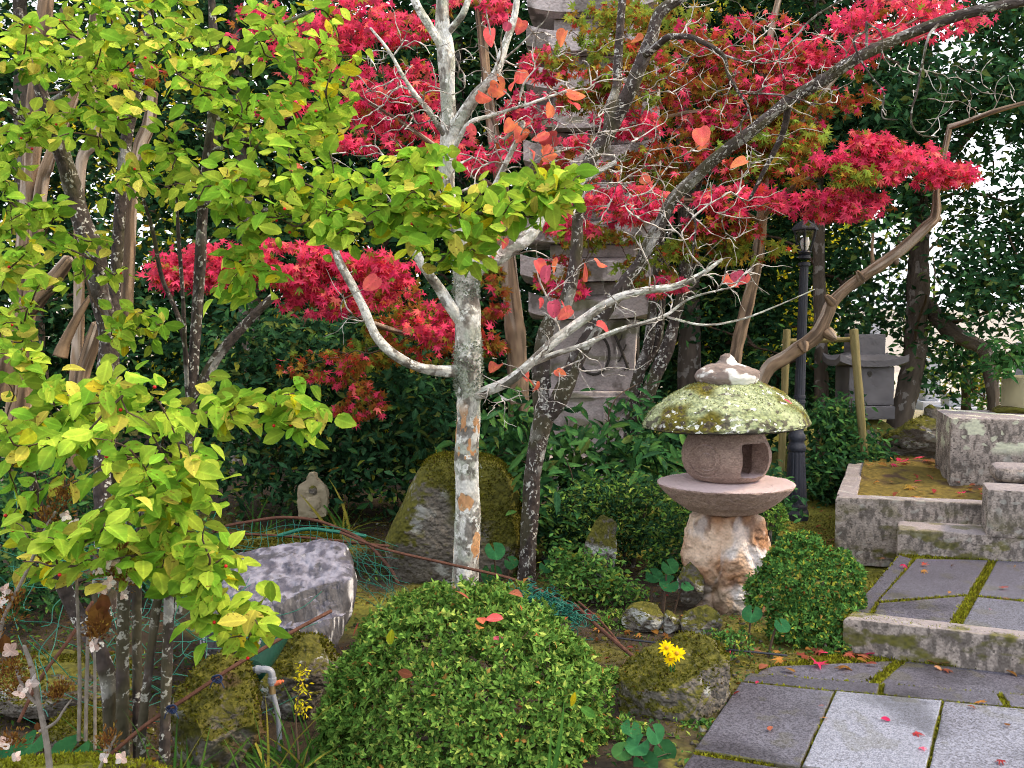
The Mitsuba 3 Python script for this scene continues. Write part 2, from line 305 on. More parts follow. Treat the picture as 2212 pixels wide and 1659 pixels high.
def bark_white(p, n, uv):     # pale lichened bark that peels in orange plates
    a = fbm(uv.x * 24, uv.y * 18, 3, octaves=5); b = fbm(uv.x * 15 + 5, uv.y * 8, 9, octaves=4)
    o = mix((.19, .17, .15), (.46, .45, .41), smoothstep(.32, .60, a))
    o = mix(o, (.36, .39, .33), .8 * smoothstep(.48, .60, fbm(uv.x * 12 + 7, uv.y * 8, 11, octaves=5)))
    o = mix(o, (.64, .64, .61), .9 * smoothstep(.52, .60, fbm(uv.x * 13 + 3, uv.y * 10, 1, octaves=5)))
    o = mix(o, (.085, .07, .06), .75 * smoothstep(.585, .68, fbm(uv.x * 20 + 9, uv.y * 14, 14, octaves=5)))
    d, e, k = voronoi(uv.x * 26 + 1.2 * fbm(uv.x * 50, uv.y * 50, 1), uv.y * 22 + 1.2 * fbm(uv.x * 50, uv.y * 50, 7))
    o = mix(o, (.70, .71, .68), .9 * smoothstep(.42, .28, d) * smoothstep(.70, .75, k))
    o = o * (.8 + .4 * noise(uv.x * 160, uv.y * 120))
    return mix(o, mix((.42, .20, .085), (.56, .33, .17), noise(uv.x * 24, uv.y * 24)) * (.85 + .3 * noise(uv.x * 120, uv.y * 60)), smoothstep(.600, .615, b) * smoothstep(1.12, .98, p.z))
scene['bark_white'] = solid(bark_white, 0.85, lambda p, n, uv: fbm(uv.x * 60, uv.y * 40, 0, octaves=4), 0.012)
def bark_dark(p, n, uv):      # dark purple-brown bark, banded, with irregular pale lichen
    o = mix((.016, .013, .013), (.085, .066, .060), fbm(uv.x * 26, uv.y * 44, 3, octaves=5))
    wob = fbm(uv.x * 60, uv.y * 60, 5, octaves=4) - .5; wo2 = fbm(uv.x * 60 + 9, uv.y * 60, 15, octaves=4) - .5
    d, e, k = voronoi(uv.x * 44 + 2.2 * wob, uv.y * 38 + 2.2 * wo2)
    big = smoothstep(.40, .68, fbm(uv.x * 6, uv.y * 4, 2))
    o = mix(o, mix((.20, .20, .175), (.54, .54, .51), k), smoothstep(.16 + .28 * k, .08 + .16 * k, d) * smoothstep(.52, .62, k * .8 + .36 * big) * .95)
    o = mix(o, (.38, .38, .37), smoothstep(.57, .64, fbm(uv.x * 17 + 4, uv.y * 9, 6, octaves=5)) * big * .6)
    return mix(o, (.065, .065, .024), .45 * smoothstep(.5, .7, fbm(uv.x * 9, uv.y * 5, 8)))
scene['bark_dark'] = solid(bark_dark, 0.9, lambda p, n, uv: fbm(uv.x * 70, uv.y * 35, 0, octaves=4), 0.010)
def bark_brown(p, n, uv):     # smooth tan bark peeling in long strips
    s = fbm(uv.x * 34, uv.y * 2.5, 3, octaves=4)
    o = mix((.07, .047, .031), (.27, .185, .118), smoothstep(.3, .68, s))
    o = mix(o, (.38, .31, .25), smoothstep(.6, .7, fbm(uv.x * 26 + 4, uv.y * 2, 5)))
    return o * (.65 + .6 * noise(uv.x * 70, uv.y * 14))
scene['bark_brown'] = solid(bark_brown, 0.75, lambda p, n, uv: fbm(uv.x * 60, uv.y * 6, 0, octaves=4), 0.008)
def bark_grey(p, n, uv):      # bark of far trunks
    return mix((.035, .028, .022), (.13, .105, .085), fbm(uv.x * 26, uv.y * 6, 3, octaves=4)) + mi.Color3f(.12) * smoothstep(.62, .7, fbm(uv.x * 20, uv.y * 14, 7))
scene['bark_grey'] = solid(bark_grey, 0.9)
def twig_c(p, n, uv): return mix((.16, .14, .125), (.54, .51, .48), smoothstep(.36, .58, fbm(p.x * 24, p.y * 24, p.z * 24)))
scene['twig_pale'] = solid(twig_c, 0.85)
scene['twig_grey'] = solid(lambda p, n, uv: mix((.09, .075, .065), (.30, .27, .24), fbm(p.x * 40, p.y * 40, p.z * 40)), 0.85)
scene['twig_dark'] = solid((.075, .05, .035), 0.85)
scene['iron'] = solid(lambda p, n, uv: mix((.016, .018, .028), (.034, .038, .055), fbm(p.x * 9, p.y * 9, p.z * 9)), 0.42)
scene['rust'] = solid(lambda p, n, uv: mix((.045, .018, .012), (.125, .055, .036), fbm(p.x * 40, p.y * 40, p.z * 40)), 0.85)
scene['post_wood'] = solid(lambda p, n, uv: mix((.11, .10, .03), (.30, .25, .12), fbm(uv.x * 60, uv.y * 4, 2, octaves=4)), 0.9)
scene['lamp_glass'] = {'type': 'thindielectric'}
scene['milk'] = solid((.75, .75, .78), 0.4)
scene['net'] = solid((.012, .135, .10), 0.5)
scene['twine'] = solid((.012, .025, .08), 0.6)
scene['pvc'] = solid((.28, .30, .36), 0.35)
scene['brass'] = solid((.55, .40, .22), 0.35, metallic=0.7)
scene['orange_plastic'] = solid((.60, .16, .07), 0.4)
scene['green_plastic'] = solid((.006, .042, .030), 0.4)
scene['pot'] = solid(lambda p, n, uv: mix((.24, .22, .13), (.37, .34, .22), fbm(p.x * 7, p.y * 7, p.z * 7)), 0.9)
scene['berry'] = solid((.50, .01, .015), 0.25)
scene['far_stone'] = solid(lambda p, n, uv: mix((.32, .34, .40), (.5, .52, .58), fbm(p.x * 3, p.y * 3, p.z * 3)), 0.6)
scene['plaster'] = solid((.62, .58, .53), 0.9)

# ---------------------------------------------------------------- leaves
def _grid_leaf(ts, ws, fold, curl):
    v, u = [], []
    for t, w in zip(ts, ws):
        z = -curl * t * t
        if w == 0: v.append([0, t, z]); u.append([.5, t])
        else:
            v += [[-w, t, z + fold * w], [0, t, z], [w, t, z + fold * w]]; u += [[.5 - w, t], [.5, t], [.5 + w, t]]
    f, k = [], 1
    f += [[0, 2, 1], [0, 3, 2]]
    for _ in range(len(ts) - 3):
        for a in (0, 1): f += [[k + a, k + a + 1, k + a + 4], [k + a, k + a + 4, k + a + 3]]
        k += 3
    f += [[k, k + 1, k + 3], [k + 1, k + 2, k + 3]]
    return np.array(v, float), np.array(f), np.array(u, float)
def _fan(outline, centre, zf):
    o = np.asarray(outline, float); n = len(o)
    v = np.vstack([[centre], o]); z = zf(v[:, 0], v[:, 1])
    f = np.stack([np.zeros(n - 1, int), np.arange(1, n), np.arange(2, n + 1)], -1)
    u = np.column_stack([np.clip(.5 + v[:, 0] * .45, .02, .98), np.clip(v[:, 1], 0, 1)])
    return np.column_stack([v, z]), f, u
def _maple(full=True):
    lobes = [(-128, .45), (-84, .74), (-40, .95), (0, 1.05), (40, .95), (84, .74), (128, .45)] if full else [(-100, .68), (-46, .95), (0, 1.05), (46, .95), (100, .68)]
    pts = [(0, -.02)]
    for i, (a, l) in enumerate(lobes):
        s = math.radians(a); pts.append((l * math.sin(s), l * math.cos(s)))
        if i < len(lobes) - 1:
            b = math.radians((a + lobes[i + 1][0]) / 2); pts.append((.40 * math.sin(b), .40 * math.cos(b)))
    pts.append((0, -.02))
    return _fan(pts[1:-1] and pts, (0, .1), lambda x, y: -.22 * (x * x + y * y))
def _heart():
    h = [(0, .02), (.20, -.05), (.38, .03), (.48, .22), (.49, .46), (.39, .70), (.20, .90), (0, 1.0)]
    return _fan(h[::-1] + [(-x, y) for x, y in h[1:]], (0, .38), lambda x, y: .25 * np.abs(x) - .22 * np.maximum(y, 0) ** 2)
def _round():
    a = np.radians(np.linspace(12, 348, 22)); r = 1 + .03 * np.cos(a * 11)
    out = np.column_stack([r * np.sin(a), -r * np.cos(a)]) * .5
    v, f, u = _fan(out, (0, 0), lambda x, y: .35 * (x * x + y * y) + .05 * np.sin(np.arctan2(x, y) * 5) * (x * x + y * y) * 3)
    return v + [0, .35, 0], f, np.column_stack([np.clip(.5 + v[:, 0] * .8, .02, .98), .5 + v[:, 1]])
def _blade(n=5):
    t = np.linspace(0, 1, n + 1); w = .032 * (1 - t ** 2.2)
    v, u = [], []
    for a, b in zip(t[:-1], w[:-1]): v += [[-b, a, -.38 * a ** 2.4], [b, a, -.38 * a ** 2.4]]; u += [[.3, a], [.7, a]]
    v.append([0, 1, -.38]); u.append([.5, 1]); f = []
    for k in range(n - 1): f += [[2 * k, 2 * k + 1, 2 * k + 3], [2 * k, 2 * k + 3, 2 * k + 2]]
    f.append([2 * n - 2, 2 * n - 1, 2 * n])
    return np.array(v), np.array(f), np.array(u)
TPL = {'ovate': _grid_leaf([0, .12, .36, .62, .86, 1], [0, .16, .295, .31, .16, 0], .24, .24),
       'long': _grid_leaf([0, .2, .55, .82, 1], [0, .12, .17, .10, 0], .35, .28),
       'small': _grid_leaf([0, .45, .75, 1], [0, .21, .15, 0], .35, .15),
       'tiny': (np.array([[0, 0, 0], [-.24, .5, .07], [0, .52, 0], [.24, .5, .07], [0, 1, -.08]]), np.array([[0, 2, 1], [0, 3, 2], [1, 2, 4], [2, 3, 4]]),
                np.array([[.5, 0], [.25, .5], [.5, .5], [.75, .5], [.5, 1]])),
       'maple': _maple(), 'maple5': _maple(False), 'heart': _heart(), 'round': _round(), 'blade': _blade()}
def scatter(kind, P, A, N, S, pal, g, wide=(.85, 1.15)):
    """one leaf of the kind at each point P: axis A, facing N, length S"""
    V, F, U = TPL[kind]; n = len(P)
    S = np.broadcast_to(np.asarray(S, float), (n,)); A = nrm(np.broadcast_to(A, (n, 3))); N = np.broadcast_to(N, (n, 3))
    Z = nrm(N - A * (N * A).sum(-1, keepdims=True)); X = np.cross(A, Z)
    w = g.uniform(*wide, n)
    curl = g.uniform(.3, 1.9, n)
    tw, cup, bend = g.normal(size=n) * .22, g.normal(size=n) * .35, g.normal(size=n) * .16      # no two leaves lie quite the same
    z = V[None, :, 2] * curl[:, None] + tw[:, None] * V[None, :, 0] * V[None, :, 1] + cup[:, None] * V[None, :, 0] ** 2
    x = V[None, :, 0] * w[:, None] + bend[:, None] * V[None, :, 1] ** 2
    v = P[:, None] + S[:, None, None] * (x[..., None] * X[:, None] + V[None, :, 1:2] * A[:, None] + z[..., None] * Z[:, None])
    pal = np.broadcast_to(np.asarray(pal), (n,))
    ident = pal * 1000 + g.integers(0, 999, n)
    u = np.stack([ident[:, None] + np.clip(U[None, :, 0], .02, .98), np.broadcast_to(U[None, :, 1], (n, len(V)))], -1)
    return v, F, u
def join(*ls):
    """several scatters of one leaf kind"""
    return np.concatenate([l[0] for l in ls]), ls[0][1], np.concatenate([l[2] for l in ls])
def in_frame(c):
    q = c - EYE; fy = q[:, 1] * math.cos(TILT) - q[:, 2] * math.sin(TILT); uz = q[:, 1] * math.sin(TILT) + q[:, 2] * math.cos(TILT)
    return (np.abs(q[:, 0] / fy) < 1106 / FPX) & (np.abs(uz / fy) < 829.5 / FPX) & (fy > 0)
def emit(parent, name, mass, L, mat, parts=0, stuff_label=None):
    """the largest leaves in view as parts of their own, the rest as one part"""
    v, F, u = L; n = len(v)
    c = v.mean(1); size = np.linalg.norm(v.max(1) - v.min(1), axis=1) / np.linalg.norm(c - EYE, axis=1)
    order = np.argsort(-np.where(in_frame(c), size, size * .01)); pick = order[:parts]; rest = order[parts:]
    for i in pick: put((v[i], F), mat, name, parent, True, u[i])
    if len(rest):
        m = v.shape[1]; f = (F[None] + (np.arange(len(rest)) * m)[:, None, None]).reshape(-1, 3)
        put((v[rest].reshape(-1, 3), f), mat, mass, parent, True, u[rest].reshape(-1, 2), kind='stuff', label=stuff_label)
def toward_eye(P): return nrm(EYE + [0, 0, .8] - P)
def facing(P, g, up=.6, eye=.7, wild=.5):
    return nrm(np.array([0, 0, up]) + eye * toward_eye(P) + wild * g.normal(size=P.shape))
def axes(P, g, down=.2, side=1.0):
    a = g.normal(size=P.shape) * side; a[:, 2] = a[:, 2] * .45 - down
    return nrm(a)
def blobs(spec, g, thr=0.0, freq=5.0, seed=0):
    """points in flattened clouds (x, y, rx, ry, Y, dY, n), thinned by a noise so that gaps and clumps appear"""
    out = []
    for x, y, rx, ry, Y, dY, n in spec:
        m = int(n * (1 + 2.2 * thr)); a = g.uniform(0, 2 * np.pi, m); r = np.sqrt(g.uniform(0, 1, m)) * (1 + .12 * g.normal(size=m))
        p = at(x + rx * r * np.cos(a), y + ry * r * np.sin(a), Y + dY * g.uniform(-1, 1, m))
        if thr: p = p[meshkit.fbm(p * freq + seed, 2, seed) > thr][:n]
        out.append(p)
    return np.vstack(out)

def tufts(k, v, f, n, pal, size, seed, lo=.2, thr=.45, freq=6, name='moss', lean=.6, where=None):
    """small blades standing on the upward faces of a mesh: moss, leafy lichen"""
    m = trimesh.Trimesh(v, f, process=False); g = R(seed); P, fi = trimesh.sample.sample_surface(m, n, seed=seed); N = m.face_normals[fi]
    ok = (N[:, 2] + .5 * (meshkit.fbm(P * freq + seed, 3, seed) - .5) * 2 > lo) & (meshkit.fbm(P * freq + seed * 2, 3, seed + 1) > thr) & ((N * nrm(EYE - P)).sum(-1) > -.3)
    if where is not None: ok &= where(P)
    P, N = P[ok], N[ok]
    if len(P): emit(k, name, name, scatter('tiny', P - N * .002, nrm(N + lean * g.normal(size=N.shape)), nrm(g.normal(size=N.shape) + N * .4), g.uniform(*size, len(P)), pal, g), 'leaf', 0)

# ---------------------------------------------------------------- trees
R = np.random.default_rng
class Tree:
    def __init__(s, k, bark, twig): s.k, s.bark, s.twig, s.nodes, s.tan, s.tw, s.i = k, bark, twig, np.zeros((0, 3)), np.zeros((0, 3)), MB(), 0
    def limb(s, name, pts, r, rough=.25, sides=14, label=None):
        s.i += 1; pts = np.asarray(pts, float)
        limb(s.k, name, pts, r, s.bark, sides, rough, s.i + len(s.k), label)
        s.grow(catmull(pts, 8))
    def grow(s, q): s.nodes = np.vstack([s.nodes, q]); s.tan = np.vstack([s.tan, nrm(np.gradient(q, axis=0))])
    def reach(s, targets, g, r=.004, sag=.05, maxlen=3.0, wig=.05):
        """twigs from the nearest fitting wood to each target, nearest first, so that they branch and sweep on from what they leave"""
        t = np.asarray(targets, float)
        d = np.array([np.min(np.linalg.norm(s.nodes - p, axis=1)) for p in t]); ends = []
        for k in np.argsort(d):
            p = t[k]; w = p - s.nodes; dd = np.linalg.norm(w, axis=1); cs = (w * s.tan).sum(1) / np.maximum(dd, 1e-6)
            j = int(np.argmin((dd + .35 * np.maximum(s.nodes[:, 2] - p[2], 0)) * (1.7 - .9 * cs))); a = s.nodes[j]; L = dd[j]
            if L < .012 or L > maxlen: continue
            u = (p - a) / L; c1 = nrm(.7 * s.tan[j] + .7 * u); w = g.normal(size=(2, 3)) * L * wig
            mid = np.array([a, a + c1 * L * .33 + w[0], a + .5 * (c1 * L * .36 + u * L * .68) + w[1] * .6 + u * L * .16 + [0, 0, sag * L * .5], p])
            rr = r * min(1.6, .5 + L * 1.5)
            q = catmull(mid, 3); s.tw.add(*tube(mid, [rr * 1.3, rr, rr * .8, rr * .45], 4, n=2))
            s.nodes = np.vstack([s.nodes, q[2:]]); s.tan = np.vstack([s.tan, nrm(np.gradient(q, axis=0))[2:]]); ends.append((p, nrm(p - mid[2])))
        return np.array([e[0] for e in ends]), np.array([e[1] for e in ends])
    def done(s, label=None):
        if s.tw.n: put(s.tw.mesh(), s.twig, 'twigs', s.k, True, s.tw.uv(), kind='stuff', label=label)

def leafy(P, D, g, per, spread, kind, size, pal, up=.6, eye=.7, wild=.5, down=.25):
    """per leaves alternating along the last stretch of each twig, which ends at P going along D"""
    n = len(P); m = per
    t = np.linspace(0, 1, m)[None, :, None]
    base = P[:, None] - D[:, None] * t * spread + g.normal(size=(n, m, 3)) * spread * .10
    side = nrm(np.cross(D, [0, 0, 1.0]) + 1e-6)[:, None] * np.where(np.arange(m) % 2, 1, -1)[None, :, None]
    ax = nrm(side * g.uniform(.5, 1.1, (n, m, 1)) + D[:, None] * .7 + g.normal(size=(n, m, 3)) * .35 + np.array([0, 0, -down]))
    base = base.reshape(-1, 3); ax = ax.reshape(-1, 3)
    sz = size[0] + (size[1] - size[0]) * g.beta(1.4, 1.6, len(base))
    return scatter(kind, base, ax, facing(base, g, up, eye, wild), sz, pal if np.isscalar(pal) else g.choice(pal[0], len(base), p=pal[1]), g)

# ================================================================ the setting
def terrain(x, y):
    z = 0.02 * (meshkit.fbm(np.stack([x * 1.2, y * 1.2, 0 * x], -1), 3, 1) - .5) * 2
    z = z - .03 + .16 * np.clip((y - 6.0) / 3, 0, 1) + .10 * np.clip((y - 9) / 6, 0, 1)
    left = np.clip((.55 - x) / .8, 0, 1) * np.clip((5.2 - y) / 1.4, 0, 1)
    z = z - .12 * left
    pond = np.exp(-((x + 1.15) / .55) ** 2 - ((y - 4.6) / .75) ** 2)
    z = z - .30 * pond
    return np.where(np.hypot(x, y) > 40, .05, z)
gx = np.concatenate([-np.geomspace(600, 5, 24), np.linspace(-4.6, 4.6, 170), np.geomspace(5, 600, 24)])
gy = np.concatenate([-np.geomspace(600, 2, 16), np.linspace(-1, 1.4, 8), np.linspace(1.6, 12, 190), np.geomspace(12.4, 800, 28)])
X, Y_ = np.meshgrid(gx, gy); Z = terrain(X, Y_)
PATH_E1 = np.array([math.sin(.42), math.cos(.42)])
def under(poly, zmax):
    """the soil under a paving stone is kept below it"""
    global Z
    from shapely.geometry import Polygon, Point
    import shapely
    m = shapely.contains_xy(Polygon(np.asarray(poly)[:, :2]).buffer(.03), X, Y_)
    Z = np.where(m, np.minimum(Z, zmax), Z)
S2 = lambda x, y, z: gr(x, y, z)[:2]
far_r = lambda p, q, d: p + nrm((q - p)[None])[0] * d      # the point d metres past p towards q
# rows of the paving: corners read on the ground
A0, A1, A2, A3 = S2(1600, 1470, 0), S2(1805, 1491, 0), S2(2037, 1512, 0), S2(2212, 1524, 0)
B0, B1, B2 = S2(1495, 1620, 0), S2(1730, 1655, 0), S2(2005, 1655, 0)
ex = nrm((A2 - A0)[None])[0]; ey = nrm((A0 - B0)[None])[0]
L0, L1, L2 = .77, .80, .80
B0 = A0 - ey * L0; B1 = A1 - nrm((A1 - B1)[None])[0] * .80; B2 = A2 - nrm((A2 - B2)[None])[0] * .83
A4 = A2 + ex * .42; B4 = B2 + ex * .44; A5 = A4 + ex * .42; B5 = B4 + ex * .44; A6 = A5 + ex * 1.2; B6 = B5 + ex * 1.2
C0, C6 = S2(1613, 1451, 0), S2(2212, 1499, 0); exc = nrm((C6 - C0)[None])[0]
Cx = lambda d: C0 + exc * d
D0, D9 = S2(1655, 1440, 0), None
slabs = []
def slab(pts, z1, z0, pull=.006, seed=0):
    p = np.asarray(pts); c = p.mean(0); slabs.append((p + nrm(c - p) * pull * 1.4, z0, z1, seed)); under(p, z1 - .03)
slab([B0, B1, A1, A0], 0, -.14, .007, 1); slab([B1, B2, A2, A1], .003, -.14, .007, 2); slab([B2, B4, A4, A2], .001, -.14, .007, 3); slab([B4, B5, A5, A4], 0, -.14, .007, 4)
slab([B5, B6, A6, A5], 0, -.14, .007, 13)
G0 = B0 - ey * .6; G1 = G0 + ex * .7; H1 = B0 + ex * .72
slab([G0, G1, B0 + (B1 - B0) * 1.0 - ey * .01, B0 - ey * .012], -.006, -.14, .006, 5)
slab([G1, G1 + ex * .8, B1 + ex * .8, B1 - ey * .01], -.004, -.14, .006, 6)
slab([A0 + ey * .012, A0 + ex * .55 + ey * .012, Cx(.55), C0], -.004, -.12, .005, 7)
slab([A0 + ex * .555 + ey * .012, A0 + ex * 1.02 + ey * .012, Cx(1.0), Cx(.555)], -.002, -.12, .005, 8)
slab([A0 + ex * 1.03 + ey * .012, A0 + ex * 2.4 + ey * .012, Cx(2.4), Cx(1.01)], -.003, -.12, .005, 9)
E0, E1 = S2(1850, 1412, 0), S2(2212, 1452, 0); exe = nrm((E1 - E0)[None])[0]
slab([Cx(.03), Cx(.50), E0 + exe * .17, S2(1665, 1432, 0), S2(1640, 1440, 0)], -.012, -.12, .006, 10)
slab([Cx(.53), Cx(1.25), E0 + exe * .95, E0 + exe * .20], -.008, -.12, .006, 11)
slab([Cx(1.27), Cx(2.4), E0 + exe * 2.2, E0 + exe * .97], -.008, -.12, .006, 12)
# upper terrace, one step up
ZT = .15
F0, F1 = S2(1822, 1335, ZT), S2(2212, 1380, ZT); exf = nrm((F1 - F0)[None])[0]
K0, K1 = S2(1939, 1200, ZT), S2(2212, 1213, ZT); exk = nrm((K1 - K0)[None])[0]
eyf = nrm((K0 - F0)[None])[0]
k_step = thing('stone_step', 'long weathered granite kerb forming the low step between the two levels of paving', 'step')
Fb = lambda d, t: F0 + exf * d + eyf * t
v, f = prism([Fb(0, 0), Fb(1.9, 0), Fb(1.9, .13), Fb(0, .13)], -.10, ZT, .014, jig=.006, seed=21); put((v, f), 'old_stone', at_key=k_step, smooth=35); under([Fb(0, -.02), Fb(1.9, -.02), Fb(1.9, .13), Fb(0, .13)], -.05)
J0, J1 = S2(2141, 1217, ZT), S2(2060, 1355, ZT); H0, H1_ = S2(1909, 1291, ZT), S2(2090, 1304, ZT); M0, M1 = S2(1973, 1213, ZT), S2(1885, 1311, ZT)
LF = Fb(.05, .135); LM = H0
jx = lambda p: J1 + (J0 - J1) * p
slab([Fb(.10, .14), J1 - exf * .025, jx(.44) - exf * .025, M1 + (M0 - M1) * .10], ZT - .004, -.05, .004, 22)
slab([M1 + (M0 - M1) * .13, jx(.46) - exf * .022, J0 - exk * .022 + eyf * .10, M0 + eyf * .10], ZT, -.05, .004, 23)
slab([Fb(.0, .14), Fb(.085, .14), M1 + (M0 - M1) * .10 - exf * .012, M0 + eyf * .10 - exf * .012, K0 + eyf * .06, ], ZT - .006, -.05, .003, 24)
slab([J1 + exf * .02, J1 + exf * .5, J1 + exf * .5 + (J0 - J1) * .44, jx(.44) + exf * .02], ZT - .002, -.05, .004, 25)
slab([jx(.46) + exf * .02, J1 + exf * .5 + (J0 - J1) * .46, J0 + exk * .5 + eyf * .10, J0 + exk * .02 + eyf * .10], ZT, -.05, .004, 26)
slab([J1 + exf * .515, J1 + exf * 1.3, J0 + exk * 1.2 + eyf * .10, J0 + exk * .515 + eyf * .10], ZT - .003, -.05, .004, 27)
bed = [Fb(0, .02), Fb(1.85, .02), K0 + exk * 1.9 + eyf * .3, K0 + eyf * .12]
# beds of moss that show in the joints
scene['moss_joint'] = mikit.ply(prism(bed, -.12, ZT - .018, .004, inset=.01), 'joint_moss', smooth=35); labels['moss_joint'] = {'kind': 'structure'}
under(bed, 0.0)
low = [B0 - ey * .55, B6 - ey * .4, E0 + exe * 2.3 + ey * .05, E0 + ey * .1, S2(1640, 1438, 0)]
scene['moss_joint_001'] = mikit.ply(prism(low, -.16, -.020, .004, inset=.01), 'joint_moss', smooth=35); labels['moss_joint_001'] = {'kind': 'structure'}
labels['paved_path'] = {'kind': 'structure'}
SLAB_TONE = {1: .22, 2: .98, 3: .55, 4: .45, 13: .4, 5: .2, 6: .4, 7: .12, 8: .18, 9: .15, 10: .08, 11: .14, 12: .2, 22: .03, 23: .08, 24: .1, 25: .36, 26: .22, 27: .2}
for p, z0, z1, sd in slabs:
    v, f = prism(p, z0, z1, .007, jig=.0035, seed=sd); put((v, f), 'slab', 'paving_stone', 'paved_path', False, np.tile([float(sd), SLAB_TONE[sd]], (len(v), 1)))
# second step and kerb of the grave plot
ZS = .29
N0, N1 = S2(1939, 1143, ZS), S2(2212, 1160, ZS); exn = nrm((N1 - N0)[None])[0]; eyn = np.array([-exn[1], exn[0]])
Nb = lambda d, t: N0 + exn * d + eyn * t
k2 = thing('stone_step', 'upper mossy stone step in front of the raised grave plot', 'step')
put(prism([Nb(0, 0), Nb(1.7, 0), Nb(1.7, .42), Nb(0, .42)], .0, ZS, .016, jig=.010, seed=31), 'old_stone', at_key=k2, smooth=35)
ZK = .42
Q0, Q1 = S2(1805, 1074, ZK), S2(2130, 1088, ZK); exq = nrm((Q1 - Q0)[None])[0]; eyq = nrm((PATH_E1 + .06 * np.array([-1, 0]))[None])[0]
Qb = lambda d, t: Q0 + exq * d + eyq * t
plot = thing('grave_plot', 'raised grave plot with a pale weathered kerb, filled with moss and red leaves', 'grave plot')
put(prism([Qb(0, 0), Qb(1.95, 0), Qb(1.95, .13), Qb(0, .13)], .0, ZK, .014, jig=.006, seed=33), 'old_stone', 'kerb', plot, 35)
put(prism([Qb(0, .133), Qb(.12, .133), Qb(.12, 1.9), Qb(0, 1.9)], .0, ZK - .003, .014, jig=.006, seed=34), 'old_stone', 'kerb', plot, 35)
mv, mf = prism([Qb(.11, .12), Qb(1.95, .12), Qb(1.95, 2.2), Qb(.11, 2.2)], .1, ZK - .035, .01)
gu, gv = np.meshgrid(np.linspace(.115, 1.95, 60), np.linspace(.125, 2.2, 60)); mp = Q0 + gu[..., None] * exq + gv[..., None] * eyq
mz = ZK - .06 + .05 * meshkit.fbm(np.dstack([mp * 6, 0 * gu]), 3, 4) + .05 * np.clip(gv - .3, 0, 1)
fi, fj = np.meshgrid(np.arange(59), np.arange(59), indexing='ij'); q = np.stack([fi * 60 + fj, fi * 60 + fj + 1, fi * 60 + fj + 61, fi * 60 + fj + 60], -1).reshape(-1, 4)
put((np.dstack([mp, mz]).reshape(-1, 3), q), 'plot_moss', 'moss_fill', plot)
def zplot(p):
    d = p[:2] - Q0; M = np.linalg.solve(np.column_stack([exq, eyq]), d)
    return ZK - .06 + .05 * float(meshkit.fbm(np.array([[p[0] * 6, p[1] * 6, 0]]), 3, 4)[0]) + .05 * min(max(M[1] - .3, 0), 1)
under([Qb(0, 0), Qb(1.95, 0), Qb(1.95, 1.9), Qb(0, 1.9)], .05); under([Nb(0, 0), Nb(1.7, 0), Nb(1.7, .42), Nb(0, .42)], .05)
fi, fj = np.meshgrid(np.arange(len(gy) - 1), np.arange(len(gx) - 1), indexing='ij'); m = len(gx)
q = np.stack([fi * m + fj, fi * m + fj + 1, (fi + 1) * m + fj + 1, (fi + 1) * m + fj], -1).reshape(-1, 4)
scene['ground'] = mikit.ply((np.dstack([X, Y_, Z]).reshape(-1, 3), q), 'ground_mat', smooth=True); labels['ground'] = {'kind': 'structure'}
from scipy.interpolate import RegularGridInterpolator
gz = RegularGridInterpolator((gy, gx), Z)
def gzz(x, y): return float(gz([[y, x]])[0])
def on_ground(x, y, it=6):
    """the point of the soil that a pixel shows"""
    z = 0.0
    for _ in range(it): p = gr(x, y, z); z = gzz(p[0], p[1])
    return np.array([p[0], p[1], z])

# ================================================================ stones, lantern, lamp, graves
def oriented(lo, hi, o, ex_, bev=.012, jig=.004, seed=0):
    v, f = rbox(lo, hi, bev, jig, seed); ey_ = np.array([-ex_[1], ex_[0]])
    return np.column_stack([v[:, :1] * ex_ + v[:, 1:2] * ey_ + o, v[:, 2]]), f
mon = thing('monument_base', 'tall grey stone block spotted with pale lichen rosettes on the moss of the grave plot', 'stone block')
Mo = S2(2050, 1052, .39)
put(oriented([0, 0, .33], [1.1, .75, .862], Mo, exq, .014, .006, 41), 'old_stone', at_key=mon, smooth=40)
po = thing('plant_pot', 'large pale concrete pot with a leafy plant on top of the lichen-spotted block', 'plant pot')
pc = at(2232, 890, 7.35); pr = .215
pv, pf = lathe([(pr * .93, 0), (pr, .03), (pr * 1.0, .24), (pr * .99, .255), (pr * .88, .255), (pr * .86, .18)], 40)
put((pv + [pc[0], pc[1], .865], pf), 'pot', at_key=po, smooth=40)
mm = thing('moss_cushion', 'mossy mound under the concrete pot on the lichen-spotted block', 'moss')
mv, mf = rock((pc[0], pc[1], .862), (.30, .27, .065), 5, 2, .2, 3); mv[:, 2] = np.maximum(mv[:, 2], .855); put((mv, mf), 'moss_mat', at_key=mm)
pil = thing('stone_pillar', 'narrow grey stone pillar behind the pot at the right edge', 'pillar')
c = at(2226, 815, 8.0); put(rbox([c[0] - .085, c[1] - .085, .3], [c[0] + .1, c[1] + .1, 1.36], .02, .004, 3), 'far_stone', at_key=pil, smooth=40)
b1 = thing('stone_block', 'square grey stone block standing on the upper step', 'stone block')
put(oriented([0, 0, ZS - .01], [.45, .30, ZS + .265], S2(2130, 1156, ZS), exn, .012, .005, 43), 'old_stone', at_key=b1, smooth=40)
b2 = thing('incense_stand', 'low rounded grey stone stand behind the square block at the right edge', 'stone stand')
o2 = at(2150, 1060, 6.35)
put(oriented([0, 0, .36], [.5, .3, .50], o2[:2], exn, .02, .006, 44), 'old_stone', 'foot', b2, 40)
put(oriented([-.012, -.012, .505], [.52, .3, .605], o2[:2], exn, .045, .006, 45), 'old_stone', 'cap', b2, 40)

